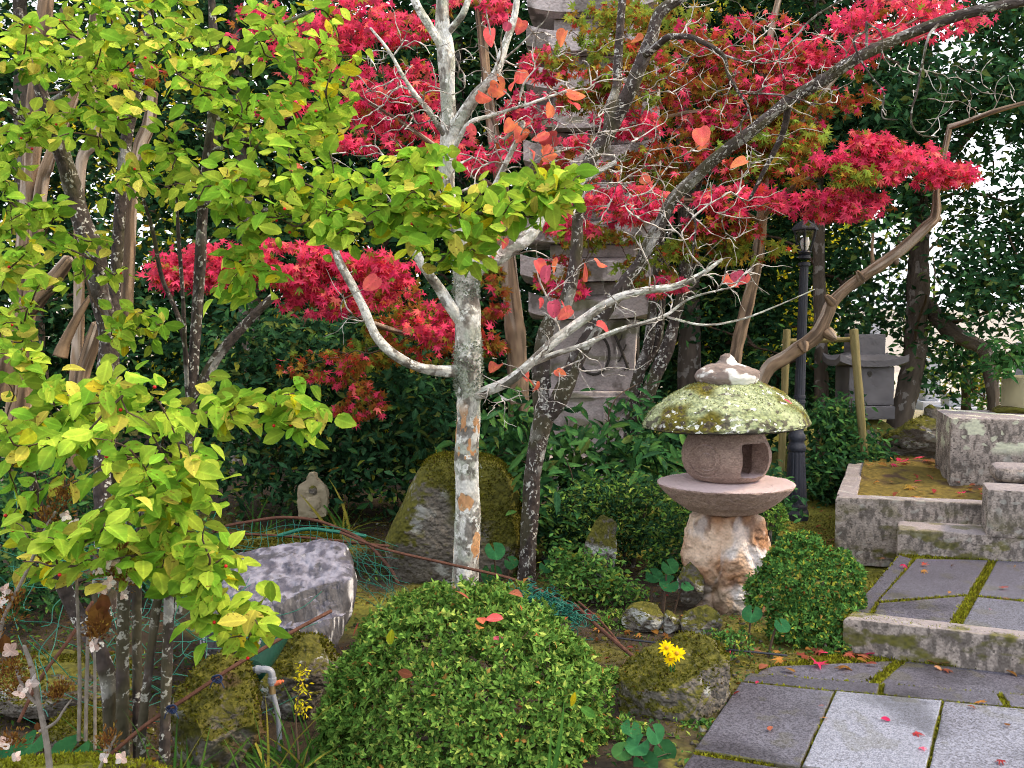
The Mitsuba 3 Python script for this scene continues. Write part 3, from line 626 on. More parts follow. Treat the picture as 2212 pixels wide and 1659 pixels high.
# ---- the stone lantern
LY = 5.45; lc = at(1567, 1100, LY)[:2]; zl = lambda y: float(at(1567, y, LY)[2]); s = px(LY)
lan = thing('stone_lantern', 'squat stone garden lantern with a mossy mushroom roof on an orange and white boulder', 'stone lantern')
bv, bf = rock((0, 0, 0), (1, 1, 1), 17, 12, .16, 5, (.66, .95), .05)
hz = (bv[:, 2] + 1) / 2; hz = np.clip(hz, -.02, 1.02); wid = np.interp(hz, [0, .35, .68, .85, 1], [1.08, 1.04, 1.08, .98, .78])
bl = np.sqrt(np.maximum(1e-6, 1 - np.clip(bv[:, 2], -1, 1) ** 2)); r_ = np.hypot(bv[:, 0], bv[:, 1]); k = np.where(r_ > 1e-4, np.minimum(1, (r_ / np.maximum(bl, .05))), 1)
fx = bv[:, :2] / np.maximum(r_, 1e-4)[:, None] * (np.minimum(r_ * 2.6, 1) * wid)[:, None]
zb, zt = -.25, zl(1098)
grv = .10 * np.exp(-((np.arctan2(fx[:, 0], -fx[:, 1]) + .45 + .25 * np.sin(hz * 6)) / .10) ** 2) + .08 * np.exp(-((np.arctan2(fx[:, 0], -fx[:, 1]) - .55 - .2 * np.sin(hz * 5)) / .09) ** 2)
fx = fx * (1 - grv)[:, None]
lv = np.column_stack([lc[0] + .01 + fx[:, 0] * .222 + .05 * np.clip((.75 - hz), -.1, .5), lc[1] + .02 + fx[:, 1] * .20, zb + np.clip(hz, 0, 1) * (zt - zb)])
lv += .018 * (np.stack([meshkit.fbm(lv * 9 + i * 7, 4, i) for i in range(3)], -1) - .5) * 2
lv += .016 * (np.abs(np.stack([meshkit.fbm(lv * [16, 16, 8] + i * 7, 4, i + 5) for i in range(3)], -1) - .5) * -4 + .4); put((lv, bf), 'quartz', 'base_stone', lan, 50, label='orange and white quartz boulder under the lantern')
z0, z1 = zl(1105), zl(1036)
prof = [(.03, z0), (.15, z0), (.20, z0 + .012), (.275, z0 + .06), (.335, z0 + .115), (.364, z0 + .150), (.366, z0 + .158), (.358, z0 + .163), (.24, z0 + .172), (.05, z0 + .174)]
cv, cf = lathe([(np.interp(t, range(len(prof)), [p[0] for p in prof]), np.interp(t, range(len(prof)), [p[1] for p in prof])) for t in np.linspace(0, len(prof) - 1, 70)], 190)
cv += nrm(np.column_stack([cv[:, :2], np.zeros(len(cv))])) * (.010 * (meshkit.fbm(cv * 16, 4, 3) - .5) * 2)[:, None]; cv[:, 2] += .004 * (meshkit.fbm(cv * 9, 3, 8) - .5); cv += .007 * (np.stack([meshkit.fbm(cv * 40 + i * 7, 3, i) for i in range(3)], -1) - .5)
put((cv + [*lc, 0], cf), 'lantern_stone', 'platform', lan, 50)
zh0 = z0 + .172; hh = zl(924) - zh0
hp = [(.145, 0), (.178, .012), (.205, .035), (.225, .07), (.236, .11), (.238, .145), (.230, .185), (.212, .222), (.190, hh - .008), (.17, hh)]
hb = man(*lathe([(r, z) for r, z in hp], 96))
cavity = man(*lathe([(.12, .035), (.135, .06), (.135, hh - .05), (.12, hh - .03)], 48))
def rotz(m, d): return m.rotate([0, 0, d])
win = manifold3d.CrossSection.square([.125, .110], True)  .offset(.034, manifold3d.JoinType.Round, circular_segments=24).extrude(.3).rotate([90, 0, 0]).translate([0, 0, .128])   # towards -y
hb = hb - cavity - rotz(win, 33)
lip = manifold3d.CrossSection.square([.150, .134], True)  .offset(.034, manifold3d.JoinType.Round, circular_segments=24).extrude(.3).rotate([90, 0, 0]).translate([0, -.226, .128])
hb = hb - rotz(lip, 33)
def ring_tool(R_, r, off=0.0, ang=-42, a0=0, a1=2 * np.pi):
    a = np.linspace(a0, a1, 49); x = off + R_ * np.cos(a); z = .128 + R_ * np.sin(a)
    rr = np.interp(z, [p[1] for p in hp], [p[0] for p in hp]); v, f, _ = tube(np.column_stack([x, -np.sqrt(rr ** 2 - x ** 2) - .001, z]), r, 8, smoothpath=False)
    return rotz(man(v, f), ang)
for q_ in (ring_tool(.088, .0085), ring_tool(.046, .008, .018), ring_tool(.066, .006, 0, -42, 1.9, 4.9)): hb = hb - q_
hv, hf = unman(hb.refine_to_length(.011))
hv = hv + .006 * (np.stack([meshkit.fbm(hv * 28 + i * 5, 3, i) for i in range(3)], -1) - .5)
put((hv + [*lc, zh0], hf), 'lantern_stone', 'light_box', lan, 45, label='round lantern body with a carved moon and a square opening')
zr = zl(921)
kp = [(.20, zr + .004), (.40, zr - .004), (.436, zr + .006), (.440, zr + .022), (.418, zr + .065), (.372, zr + .118), (.30, zr + .172), (.215, zr + .218), (.13, zr + .245), (.04, zr + .25)]
kt = np.linspace(0, len(kp) - 1, 70); kv, kf = lathe([(np.interp(t, range(len(kp)), [p[0] for p in kp]), np.interp(t, range(len(kp)), [p[1] for p in kp])) for t in kt], 140)
kn = nrm(np.column_stack([kv[:, :2], kv[:, 2:] - zr + .05]))
kv = kv + kn * (.022 * (meshkit.fbm(kv * 7 + 3, 4, 7) - .5) * 2 + .010 * (meshkit.fbm(kv * 40, 3, 9) - .5) * 2)[:, None]
kv[:, 2] += kv[:, 0] * .028
rk = put((kv + [*lc, 0], kf), 'kasa', 'roof', lan, True, label='mossy mushroom-shaped lantern roof'); tufts(rk, kv + [*lc, 0], kf, 9000, 17, (.006, .013), 5, .25, .42, 5)
zf = zl(826)
fp = [(.09, zf - .03), (.15, zf - .01), (.168, zf + .03), (.160, zf + .062), (.11, zf + .088), (.06, zf + .105), (.045, zf + .125), (.038, zf + .145), (.012, zf + .162)]
kt = np.linspace(0, len(fp) - 1, 34); fv, ff = lathe([(np.interp(t, range(len(fp)), [p[0] for p in fp]), np.interp(t, range(len(fp)), [p[1] for p in fp])) for t in kt], 64)
fv += nrm(fv - [0, 0, zf]) * (.020 * (meshkit.fbm(fv * 12, 4, 12) - .5) * 2)[:, None]
scene['finial_mat'] = solid(lambda p, n, uv: mix(mix((.13, .10, .09), (.27, .22, .20), fbm(p.x * 14, p.y * 14, p.z * 14)), (.66, .66, .64), smoothstep(.53, .6, fbm(p.x * 10 + 5, p.y * 10, p.z * 10 + 2, octaves=4))), .9, relief, .012)
put((fv + [*lc, 0], ff), 'finial_mat', 'finial', lan, 50)

# ---- lamp post
PY = 7.5; pb = at(1718, 1124, PY); ps = px(PY); pzz = lambda y: float(at(1714, y, PY)[2]); zg = gzz(pb[0], pb[1])
lamp = thing('lamp_post', 'slim black fluted garden lamp post with a glass lantern head behind the stone lantern', 'lamp post')
def fluted(prof, n=96, k=12, depth=.06):
    v, f = lathe(prof, n); a = np.arctan2(v[:, 1], v[:, 0]); w = 1 - depth * np.maximum(0, np.cos(a * k)) ** 3
    return np.column_stack([v[:, :2] * w[:, None], v[:, 2]]), f
P3 = np.array([pb[0], pb[1], 0])
put((lathe([(.092, zg - .05), (.100, zg + .0), (.100, pzz(1108)), (.088, pzz(1100)), (.090, pzz(1092)), (.082, pzz(1084))], 8)[0] + P3, lathe([(1, 0)] * 6, 8)[1]), 'iron', 'base', lamp, False)
put((fluted([(.082, pzz(1085)), (.073, pzz(1040)), (.063, pzz(985)), (.060, pzz(975))])[0] + P3, fluted([(1, 0)] * 4)[1]), 'iron', 'plinth', lamp, 40)
cols = [(.058, pzz(976)), (.069, pzz(972)), (.069, pzz(964)), (.056, pzz(958)), (.056, pzz(952)), (.064, pzz(948)), (.064, pzz(940)), (.050, pzz(934)), (.045, pzz(928))]
put((lathe(cols, 40)[0] + P3, lathe(cols, 40)[1]), 'iron', 'collar', lamp, 40)
lean = lambda v: v + np.column_stack([(v[:, 2] - zg) * .018, 0 * v[:, 2], 0 * v[:, 2]])
sh = [(.040, pzz(929)), (.037, pzz(800)), (.034, pzz(700)), (.032, pzz(600)), (.030, pzz(572))]
put((lean(fluted(sh)[0]) + P3, fluted(sh)[1]), 'iron', 'shaft', lamp, 40)
for y in (868, 858, 572, 556):
    cc = [(.030, pzz(y + 4)), (.044, pzz(y + 2)), (.044, pzz(y - 3)), (.030, pzz(y - 6))]
    put((lean(lathe(cc, 32)[0]) + P3, lathe(cc, 32)[1]), 'iron', 'collar', lamp, 40)
hd = [(.030, pzz(560)), (.026, pzz(552)), (.045, pzz(548)), (.050, pzz(545)), (.045, pzz(542))]
head = put((lean(lathe(hd, 32)[0]) + P3, lathe(hd, 32)[1]), 'iron', 'lantern_head', lamp, 40)
hx = P3 + [(pzz(520) - zg) * .018, 0, 0]
a6 = np.radians(np.arange(6) * 60 + 12); r0, r1 = .042, .088; y0, y1 = pzz(543), pzz(497)
for i in range(6):
    a, b = a6[i], a6[(i + 1) % 6]
    A_, B_ = np.array([r0 * math.cos(a), r0 * math.sin(a), y0]), np.array([r1 * math.cos(a), r1 * math.sin(a), y1])
    C_, D_ = np.array([r0 * math.cos(b), r0 * math.sin(b), y0]), np.array([r1 * math.cos(b), r1 * math.sin(b), y1])
    mid = (A_ + B_) / 2 * [1.06, 1.06, 1]
    v, f, u = tube(np.array([A_, mid, B_]) + hx, .007, 6); put((v, f), 'iron', 'frame_bar', head, True)
    put((np.array([A_, C_, D_, B_]) * [.97, .97, 1] + hx, np.array([[0, 1, 2], [0, 2, 3]])), 'lamp_glass', 'glass_pane', head, False)
bulb = lathe([(.012, y0), (.024, y0 + .02), (.033, y0 + .06), (.028, y0 + .09), (.008, y0 + .105)], 20); put((bulb[0] + hx, bulb[1]), 'milk', 'bulb', head, True)
cap = [(.090, y1 - .008), (.100, y1), (.098, y1 + .012), (.066, y1 + .045), (.030, y1 + .07), (.016, y1 + .085), (.018, y1 + .10), (.004, y1 + .12)]
put((lathe(cap, 6)[0] + hx, lathe(cap, 6)[1]), 'iron', 'cap', head, False)

# ---- pagoda
GY = 8.3; gc = at(1292, 900, GY); gs = px(GY); gzv = lambda y: float(at(1292, y, GY)[2])
pag = thing('stone_pagoda', 'tall grey stone pagoda of many stacked roofs standing behind the trees', 'pagoda')
PO = np.array([gc[0], gc[1] + .36, 0]); ROT = -9
def pput(v, f, name, sm=35, mat='pagoda_stone', label=None): return put((turn(v, ROT) + PO, f), mat, name, pag, sm, label=label)
pput(*rbox([-.50, -.50, .0], [.50, .50, .42], .02, .008, 51), 'plinth')
pput(*rbox([-.40, -.40, .42], [.40, .40, gzv(845)], .015, .006, 52), 'base')
for x0, x1, zz0, zz1 in ((-.33, .33, gzv(860), gzv(855)), (-.33, .33, gzv(985), gzv(980)), (-.335, -.315, gzv(980), gzv(860)), (.10, .12, gzv(980), gzv(860)), (.315, .335, gzv(980), gzv(860))):
    pput(*rbox([x0, -.412, zz0], [x1, -.39, zz1], .003, 0, 1), 'moulding')
bvv, bff = rbox([-.355, -.355, gzv(845)], [.355, .355, gzv(690)], .012, .005, 53); bvv[:, :2] *= (1 + .05 * (bvv[:, 2:] - gzv(760)) / .3)
pput(bvv, bff, 'body', label='square pagoda body with carved rings')
for cx in (.02,):
    a = np.linspace(0, 2 * np.pi, 41); rp = np.column_stack([cx + .125 * np.cos(a), 0 * a - .362, gzv(765) + .165 * np.sin(a)])
    v, f, _ = tube(rp, .011, 6, smoothpath=False); pput(v, f, 'carved_ring', True, 'dark_groove')
    a = np.linspace(-1.0, 1.6, 24); rp = np.column_stack([.25 + .06 * np.cos(a + 1.5), 0 * a - .362, gzv(765) + .15 * np.sin(a)])
    v, f, _ = tube(rp, .011, 6, smoothpath=False); pput(v, f, 'carved_ring', True, 'dark_groove')
    for z_, dx in ((.10, .0), (.02, .03), (-.06, .0), (-.13, .05)):
        v, f, _ = tube(np.array([[.215 + dx, -.362, gzv(765) + z_], [.235 + dx, -.364, gzv(765) + z_ + .02], [.25 + dx, -.362, gzv(765) + z_ + .06]]), .006, 6); pput(v, f, 'carved_mark', True, 'dark_groove')
for sgn in (-1, 1):
    a = np.linspace(0, 2 * np.pi, 41); rp = np.column_stack([sgn * .362 + 0 * a, .125 * np.cos(a), gzv(765) + .165 * np.sin(a)])
    v, f, _ = tube(rp, .011, 6, smoothpath=False); pput(v, f, 'carved_ring', True, 'dark_groove')
def eave(a, zb, th, neck, lift=.06):
    n = 13; t = np.linspace(-1, 1, n); U, W = np.meshgrid(t, t); e = np.maximum(np.abs(U), np.abs(W)); cr = (np.abs(U) * np.abs(W)) ** 3
    lf = lift * cr
    top = zb + th + (1 - e) * .16 + lf * 1.2 - .02 * (1 - np.abs(2 * e - 1)); bot = zb + lf + .02 * (1 - e)
    v = np.vstack([np.dstack([U * a, W * a, top]).reshape(-1, 3), np.dstack([U * a, W * a, bot]).reshape(-1, 3)])
    i, j = np.meshgrid(np.arange(n - 1), np.arange(n - 1), indexing='ij'); q = np.stack([i * n + j, i * n + j + 1, (i + 1) * n + j + 1, (i + 1) * n + j], -1).reshape(-1, 4)
    m = n * n; edge = np.concatenate([np.arange(n), np.arange(1, n) * n + n - 1, m - 1 - np.arange(1, n), (np.arange(n - 2, 0, -1)) * n])
    e2 = np.roll(edge, -1); side = np.stack([edge, edge + m, e2 + m, e2], -1)
    return v, np.vstack([q, q[:, ::-1] + m, side])
zt_ = gzv(690)
for i in range(13):
    a = (.50 if i == 0 else .565) * (1 - .012 * i)
    v, f = eave(a, zt_, .15, .3); g = np.random.default_rng(i); v = v + .008 * (meshkit.fbm(v * 9 + i, 3, i) - .5)[:, None]
    pput(v, f, 'roof_tier', 30)
    pput(*rbox([-a * .62, -a * .62, zt_ + .20], [a * .62, a * .62, zt_ + .305], .01, .004, 60 + i), 'tier_body')
    zt_ += .302
sp = [(.16, zt_), (.17, zt_ + .1), (.08, zt_ + .16), (.09, zt_ + .6), (.05, zt_ + .8), (.09, zt_ + .9), (.01, zt_ + 1.05)]; v, f = lathe(sp, 20); pput(v, f, 'finial', 40)

# ---- small shrine, posts
HY = 9.0; hcx = at(1884, 800, HY); hzv = lambda y: float(at(1884, y, HY)[2]); hpx = px(HY)
sh_ = thing('small_shrine', 'small grey stone shrine with a curved roof among the dark trees on the right', 'shrine')
hO = np.array([hcx[0], hcx[1] + .2, 0])
scene['shrine_stone'] = solid(lambda p, n, uv: mix((.08, .078, .085), (.20, .19, .20), fbm(p.x * 5, p.y * 5, p.z * 6, octaves=4)), .9, relief, .01)
bw = 49 * hpx
put((rbox([-bw, -.2, hzv(876)], [bw, .2, hzv(792)], .01, .004, 71)[0] + hO, rbox([-bw, -.2, hzv(876)], [bw, .2, hzv(792)], .01, .004, 71)[1]), 'shrine_stone', 'body', sh_, 40)
v, f = rbox([-bw * 1.06, -.23, hzv(906)], [bw * 1.02, .22, hzv(877)], .012, .004, 72); put((v + hO, f), 'shrine_stone', 'foot', sh_, 40)
v, f = eave(74 * hpx, hzv(792), .055, .2, .05); v[:, 1] *= .85; put((v + hO, f), 'shrine_stone', 'roof', sh_, 30)
v, f = rbox([-35 * hpx, -.15, hzv(770)], [33 * hpx, .15, hzv(723)], .012, .008, 73); v[:, 2] += .5 * v[:, 0] ** 2; put((v + hO, f), 'shrine_stone', 'roof_ridge', sh_, 40)
a = np.linspace(0, 2 * np.pi, 25)[:-1]; hol = np.column_stack([(.022 + .006 * np.sin(a)) * np.cos(a), 0 * a, .024 * np.sin(a)])
v = np.vstack([hol + [-.02, -.203, hzv(808)], hol + [-.02, -.198, hzv(808)], [[-.02, -.203, hzv(808)]]]); n_ = 24; k = np.arange(n_)
put((v + hO, np.vstack([np.stack([np.full(n_, 48), (k + 1) % n_, k], -1), np.stack([k, (k + 1) % n_, (k + 1) % n_ + n_], -1), np.stack([k, (k + 1) % n_ + n_, k + n_], -1)])), 'dark_groove', 'window_hole', sh_, False)
st = thing('rubble_stand', 'dark pile of stones carrying the small grey shrine', 'stones')
v, f = rock((hO[0], hO[1], .28), (.42, .32, hzv(908) - .26), 8, 10, .2, 4); put((v, f), 'boulder', at_key=st, smooth=50)
def post(x0, y0, x1, y1, Y, r, label, dz=.35):
    k = thing('wooden_post', label, 'post'); a, b = at(x0, y0, Y), at(x1, y1, Y)
    g_ = np.array([b[0], b[1], min(b[2], gzz(b[0], b[1]) - .1)]); v, f, u = tube(np.linspace(0, 1, 14)[:, None] * (g_ - a) + a, r, 10, .22, 7, smoothpath=False); put((v, f), 'post_wood', at_key=k, uv=u)
post(1844, 712, 1881, 1005, 8.0, .034, 'leaning yellow-green mossy wooden post in front of the small shrine')
post(1700, 712, 1686, 935, 8.1, .030, 'mossy wooden post just left of the black lamp post')
k = thing('wooden_rail', 'thin horizontal wooden pole tied between the two mossy posts', 'pole'); v, f, u = tube(pth([(1690, 738, 8.12), (1770, 735, 8.1), (1850, 733, 8.06)]), .022, 8, .2, 3); put((v, f), 'post_wood', at_key=k, uv=u)

# ---- far graves and wall seen through the trees
for i, (x, yb, yt, w, Y, lab) in enumerate([(2020, 900, 775, 34, 15, 'pale blue-grey gravestone beyond the trees, nearest the dark trunk'), (2085, 905, 850, 60, 14, 'low wide blue-grey gravestone beyond the trees'),
        (1985, 905, 700, 26, 19, 'tall thin gravestone far beyond the trees'), (2150, 890, 800, 30, 17, 'gravestone half hidden beyond the potted plant'), (1890, 905, 690, 30, 21, 'distant gravestone above the small shrine')]):
    k = thing('gravestone', lab, 'gravestone'); c = at(x, yb, Y); t_ = float(at(x, yt, Y)[2]); w_ = w * px(Y) / 2
    v, f = rbox([c[0] - w_ * 1.6, c[1], -.05], [c[0] + w_ * 1.6, c[1] + .5, .35], .02, 0); put((v, f), 'far_stone', 'foot', k, 40)
    v, f = rbox([c[0] - w_, c[1] + .1, .35], [c[0] + w_, c[1] + .4, t_], .03, 0); put((v, f), 'far_stone', 'slab', k, 40)
k = thing('garden_wall', 'pale sunlit plaster wall far beyond the trees', 'wall'); put(rbox([-14, 27, -.1], [30, 27.3, 1.9], .02, 0, div=5), 'plaster', at_key=k, smooth=40)

# ---- rocks
def stone(name, label, x, y, Y, rad, mat, seed, cat='rock', z=None, **kw):
    k = thing(name, label, cat); c = at(x, y, Y)
    if z is not None: c[2] = z
    kw.setdefault('sub', 5 if rad[0] > .16 else 4); kw.setdefault('fine', .05); v, f = rock(c, rad, seed, **kw); v = v + .022 * (np.stack([meshkit.fbm(v * 20 + i * 9, 4, i) for i in range(3)], -1) - .5); put((v, f), mat, at_key=k, smooth=55)
    if rad[0] > .16: tufts(k, v, f, int(26000 * rad[0]), 15, (.010, .020), seed, .15, .44)
    return k, v
k = thing('boulder', 'big moss-topped boulder behind the pale trunk', 'boulder'); v, f = rock((0, 0, 0), (1, 1, 1), 23, 5, .08, 5, (.8, .98), .03)
v = v / (np.abs(v) ** 4).sum(1, keepdims=True) ** .25 * (.88 + .12 * np.linalg.norm(v, axis=1, keepdims=True)); v[:, 0] -= np.minimum(v[:, 0], 0) * .42 * np.clip(v[:, 2] + .2, 0, 1.2); v[:, 0] += np.maximum(v[:, 0], 0) * -.08 * np.clip(v[:, 2], 0, 1)
v = v * [.41, .32, .42] + at(982, 1128, 6.25); v = v + .045 * (np.stack([meshkit.fbm(v * 5 + i * 9, 4, i) for i in range(3)], -1) - .5) + .014 * (np.stack([meshkit.fbm(v * 22 + i * 9, 3, i) for i in range(3)], -1) - .5)
scene['boulder_big'] = solid(lambda p, n, uv: mix(boulder_c(p, n, uv), moss_col(p), smoothstep(-.08, .08, (p.x + .40) * .8 + (p.z - .50) * .75 + .5 * (fbm(p.x * 6, p.y * 6, p.z * 6, octaves=4) - .5))), .95, relief, .03)
put((v, f), 'boulder_big', at_key=k, smooth=55); tufts(k, v, f, 26000, 15, (.010, .020), 23, -.5, .36, where=lambda P: (P[:, 0] + .40) * .8 + (P[:, 2] - .50) * .75 > .02 * R(1).normal(size=len(P)))
k = thing('flat_rock', 'slate-grey rock with a pale rough top and white-streaked face beside the leafy stems', 'rock')
m_ = trimesh.creation.icosphere(5); v, f = np.array(m_.vertices), np.array(m_.faces); e_ = (np.abs(v) ** 5).sum(1, keepdims=True) ** (1 / 5); v = v / e_
g = np.random.default_rng(33)
for _ in range(12):
    n_ = nrm(g.normal(size=3) * [1, 1, .35]); v = v - np.maximum(v @ n_ - g.uniform(.95, 1.25), 0)[:, None] * n_ * .9
c = at(588, 1400, 4.62); v = v * [.33, .29, .185]; v[:, 2] += np.where(v[:, 2] > 0, v[:, 1] * .34 + v[:, 0] * .10, 0); v[:, 1] -= np.where(v[:, 2] < 0, .05, 0)
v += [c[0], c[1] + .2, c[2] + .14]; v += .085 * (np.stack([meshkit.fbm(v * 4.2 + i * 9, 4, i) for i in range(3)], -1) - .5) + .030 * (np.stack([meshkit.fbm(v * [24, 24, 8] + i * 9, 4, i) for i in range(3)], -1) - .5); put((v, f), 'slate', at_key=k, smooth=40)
stone('boulder', 'mossy boulder beside the water pipe in the lower left', 460, 1555, 3.62, (.19, .19, .25), 'boulder_moss', 36, 'boulder', cuts=14, tight=(.62, .85), rough=.10)
stone('boulder', 'low mossy boulder carrying a yellow flower at the edge of the paving', 1470, 1530, 4.05, (.275, .22, .30), 'boulder', 41, 'boulder', cuts=14, tight=(.62, .9))
stone('standing_stone', 'pointed grey upright stone between the pale trunk and the lantern', 1298, 1200, 5.75, (.115, .10, .26), 'boulder', 44, 'stone', cuts=8, tight=(.6, .95))
stone('boulder', 'rounded mossy stone on the soil left of the lantern base', 1390, 1335, 5.0, (.11, .10, .075), 'boulder', 51, 'stone')
stone('boulder', 'small pale stone next to the rounded mossy stone', 1448, 1345, 4.95, (.055, .05, .06), 'boulder', 52, 'stone')
stone('boulder', 'grey stone at the foot of the lantern boulder', 1515, 1345, 4.9, (.10, .09, .085), 'boulder', 53, 'stone')
stone('boulder', 'broken grey stone at the left foot of the lantern boulder', 1492, 1265, 5.3, (.07, .06, .12), 'boulder', 54, 'stone')
stone('flat_rock', 'long low pale rock under the hoop behind the slate-grey rock', 640, 1172, 6.2, (.46, .22, .06), 'boulder', 55, 'rock', cuts=8)
stone('boulder', 'dark mossy bank stone behind the leafy stems at the lower left', 130, 1470, 4.3, (.34, .26, .13), 'boulder', 57, 'rock')
stone('boulder', 'mossy stone under the small stems at the lower left corner', 175, 1585, 3.75, (.17, .16, .11), 'boulder', 58, 'rock')
stone('boulder', 'dark wet rock under the streaked slate-grey rock', 640, 1460, 4.3, (.20, .2, .18), 'boulder', 59, 'rock')
stone('boulder', 'dark stone beside the grave plot behind the leaning post', 1995, 960, 8.3, (.33, .3, .24), 'boulder', 60, 'rock')
k = thing('small_statue', 'small dark mossy stone figure by the trunk right of the shrine', 'statue'); c = at(2008, 960, 8.6)
v, f = lathe([(.07, c[2] - .15), (.085, c[2] - .02), (.075, c[2] + .12), (.05, c[2] + .19), (.058, c[2] + .24), (.05, c[2] + .31), (.01, c[2] + .34)], 24); v[:, :2] *= (1 + .12 * (meshkit.fbm(v * 18, 3, 4) - .5))[:, None]; put((v + [c[0], c[1], 0], f), 'boulder', at_key=k, smooth=50)
# carved roadside figure
JY = 7.1; jc = at(681, 1104, JY); js = px(JY)
jz = thing('carved_stone', 'small pointed stone slab carved with a seated figure in front of the dark hedge', 'statue')
out = np.array([(-31, 0), (-32, -50), (-30, -66), (-12, -78), (-9, -90), (-3, -94), (5, -92), (9, -80), (27, -62), (31, -50), (30, 0)], float) * js; out[:, 1] *= -1
from shapely.geometry import Polygon as Pg
m_ = manifold3d.CrossSection([out[::-1]], manifold3d.FillRule.NonZero) if Pg(out).exterior.is_ccw is False else manifold3d.CrossSection([out], manifold3d.FillRule.NonZero)
jm = m_.offset(-.008).offset(.008, manifold3d.JoinType.Round).extrude(.10).rotate([90, 0, 0]).refine_to_length(.02); v, f = unman(jm)
v = v + .024 * (np.stack([meshkit.fbm(v * 14 + i * 5, 3, i) for i in range(3)], -1) - .5) + .014 * (np.stack([meshkit.fbm(v * 38 + i * 5, 3, i) for i in range(3)], -1) - .5) + [jc[0], jc[1], jc[2] - .02]
scene['pale_stone'] = solid(lambda p, n, uv: mix((.20, .17, .11), (.42, .37, .27), fbm(p.x * 16, p.y * 16, p.z * 16, octaves=4)), .9, relief, .012)
put((v, f), 'pale_stone', 'slab', jz, 40)
v, f = rock((jc[0] + .005, jc[1] - .10, jc[2] + 50 * js), (.03, .022, .036), 3, 2, .1, 3); put((v, f), 'boulder', 'head', jz)
v, f = rock((jc[0] + .003, jc[1] - .10, jc[2] + 24 * js), (.058, .022, .062), 4, 2, .1, 3); put((v, f), 'pale_stone', 'figure', jz)

# ================================================================ trees behind
def crown(k, spec, g, size, pal, kind='tiny', mat='leaf_glossy', parts=0, thr=.0, freq=2.2, seed=0, up=.7, eye=.5, wild=.7, clump=0, name='leaf', mass='crown'):
    """leaves spread through the volume of a crown, in clumps"""
    P = blobs(spec, g, thr, freq, seed)
    if clump:
        P = np.repeat(P, clump, 0) + g.normal(size=(len(P) * clump, 3)) * size[1] * .75
    emit(k, name, mass, scatter(kind, P, axes(P, g, .35), facing(P, g, up, eye, wild), g.uniform(*size, len(P)), pal if np.isscalar(pal) else g.choice(pal[0], len(P), p=pal[1]), g), mat, parts)
    return P
def bigtree(name, label, trunks, spec, seed, size=(.09, .13), pal=4, thr=.38, freq=2.2, clump=5, group=None, cat='tree', bark='bark_grey', **kw):
    k = thing(name, label, cat, group); t = Tree(k, bark, 'twig_dark')
    for i, (p, r) in enumerate(trunks): t.limb('trunk' if i == 0 else 'branch', pth(p), r, .3, 10)
    g = R(seed); P = crown(k, spec, g, size, pal, thr=thr, freq=freq, seed=seed, clump=clump, **kw)
    t.reach(P[g.choice(len(P), min(40, len(P)), replace=False)], g, .010, .06, 6.0); t.done(); return k
EV = ([4, 14], [.85, .15])
bigtree('evergreen_tree', 'dark broadleaved evergreen tree with a thick forked trunk at the right behind the shrine',
        [([(1930, 1000, 9.6), (1940, 922, 9.6), (1973, 788, 9.7), (1983, 620, 9.8), (1990, 420, 9.9), (2000, 150, 10), (2000, -150, 10)], [.15, .12, .11, .10, .08, .06, .04]),
         ([(1985, 640, 9.8), (2006, 664, 9.8), (2060, 720, 9.6), (2124, 755, 9.5), (2141, 822, 9.4), (2150, 930, 9.4)], [.06, .075, .075, .065, .06, .06]),
         ([(1990, 450, 9.9), (2060, 330, 9.8), (2140, 240, 9.7)], [.06, .045, .03])],
        [(2080, 190, 190, 130, 9.4, .9, 700), (2170, 70, 110, 90, 9.3, .6, 190), (2000, 400, 110, 100, 9.5, .8, 170), (2150, 560, 120, 120, 9.2, .7, 330), (1850, 290, 130, 110, 9.8, .7, 420), (1880, 620, 110, 110, 10.2, .6, 170), (2040, 760, 90, 80, 9.9, .5, 90), (1980, -80, 320, 110, 9.8, 1.0, 420), (2330, 350, 160, 320, 9.5, 1, 500)],
        3, (.075, .12), EV, .50, 2.6, 6)
bigtree('evergreen_tree', 'dark evergreen tree behind the black lamp post', [([(1784, 1000, 9.6), (1776, 890, 9.6), (1772, 720, 9.6), (1768, 500, 9.6), (1765, 200, 9.6), (1770, -200, 9.7)], [.09, .07, .065, .06, .05, .03])],
        [(1700, 330, 190, 190, 10.4, .7, 900), (1720, 60, 260, 160, 10.2, .8, 800), (1580, 620, 150, 130, 10.6, .6, 420), (1790, 600, 70, 150, 10.8, .5, 150), (1720, 850, 130, 120, 10.2, .6, 400), (1700, -250, 330, 180, 10, 1, 600)], 5, (.08, .12), EV, .42, 2.4, 6)
bigtree('evergreen_tree', 'dense dark evergreen tree behind the pagoda', [([(1480, 1050, 10.2), (1490, 700, 10.3), (1480, 300, 10.4), (1470, -200, 10.4)], [.13, .11, .08, .05])],
        [(1400, 250, 280, 250, 11.4, .8, 1500), (1450, 700, 260, 260, 11.2, .8, 1400), (1400, -200, 350, 250, 11, 1, 900)], 6, (.09, .13), EV, .42, 2.4, 6)
bigtree('evergreen_tree', 'dense dark evergreen tree behind the pale-barked tree', [([(1000, 1050, 10), (1010, 700, 10.2), (990, 300, 10.3), (980, -200, 10.4)], [.13, .11, .08, .05])],
        [(1000, 250, 300, 250, 10.6, .8, 1700), (1000, 720, 280, 260, 10.6, .8, 1700), (1000, -200, 350, 250, 10.6, 1, 900)], 7, (.09, .13), EV, .36, 2.4, 6)
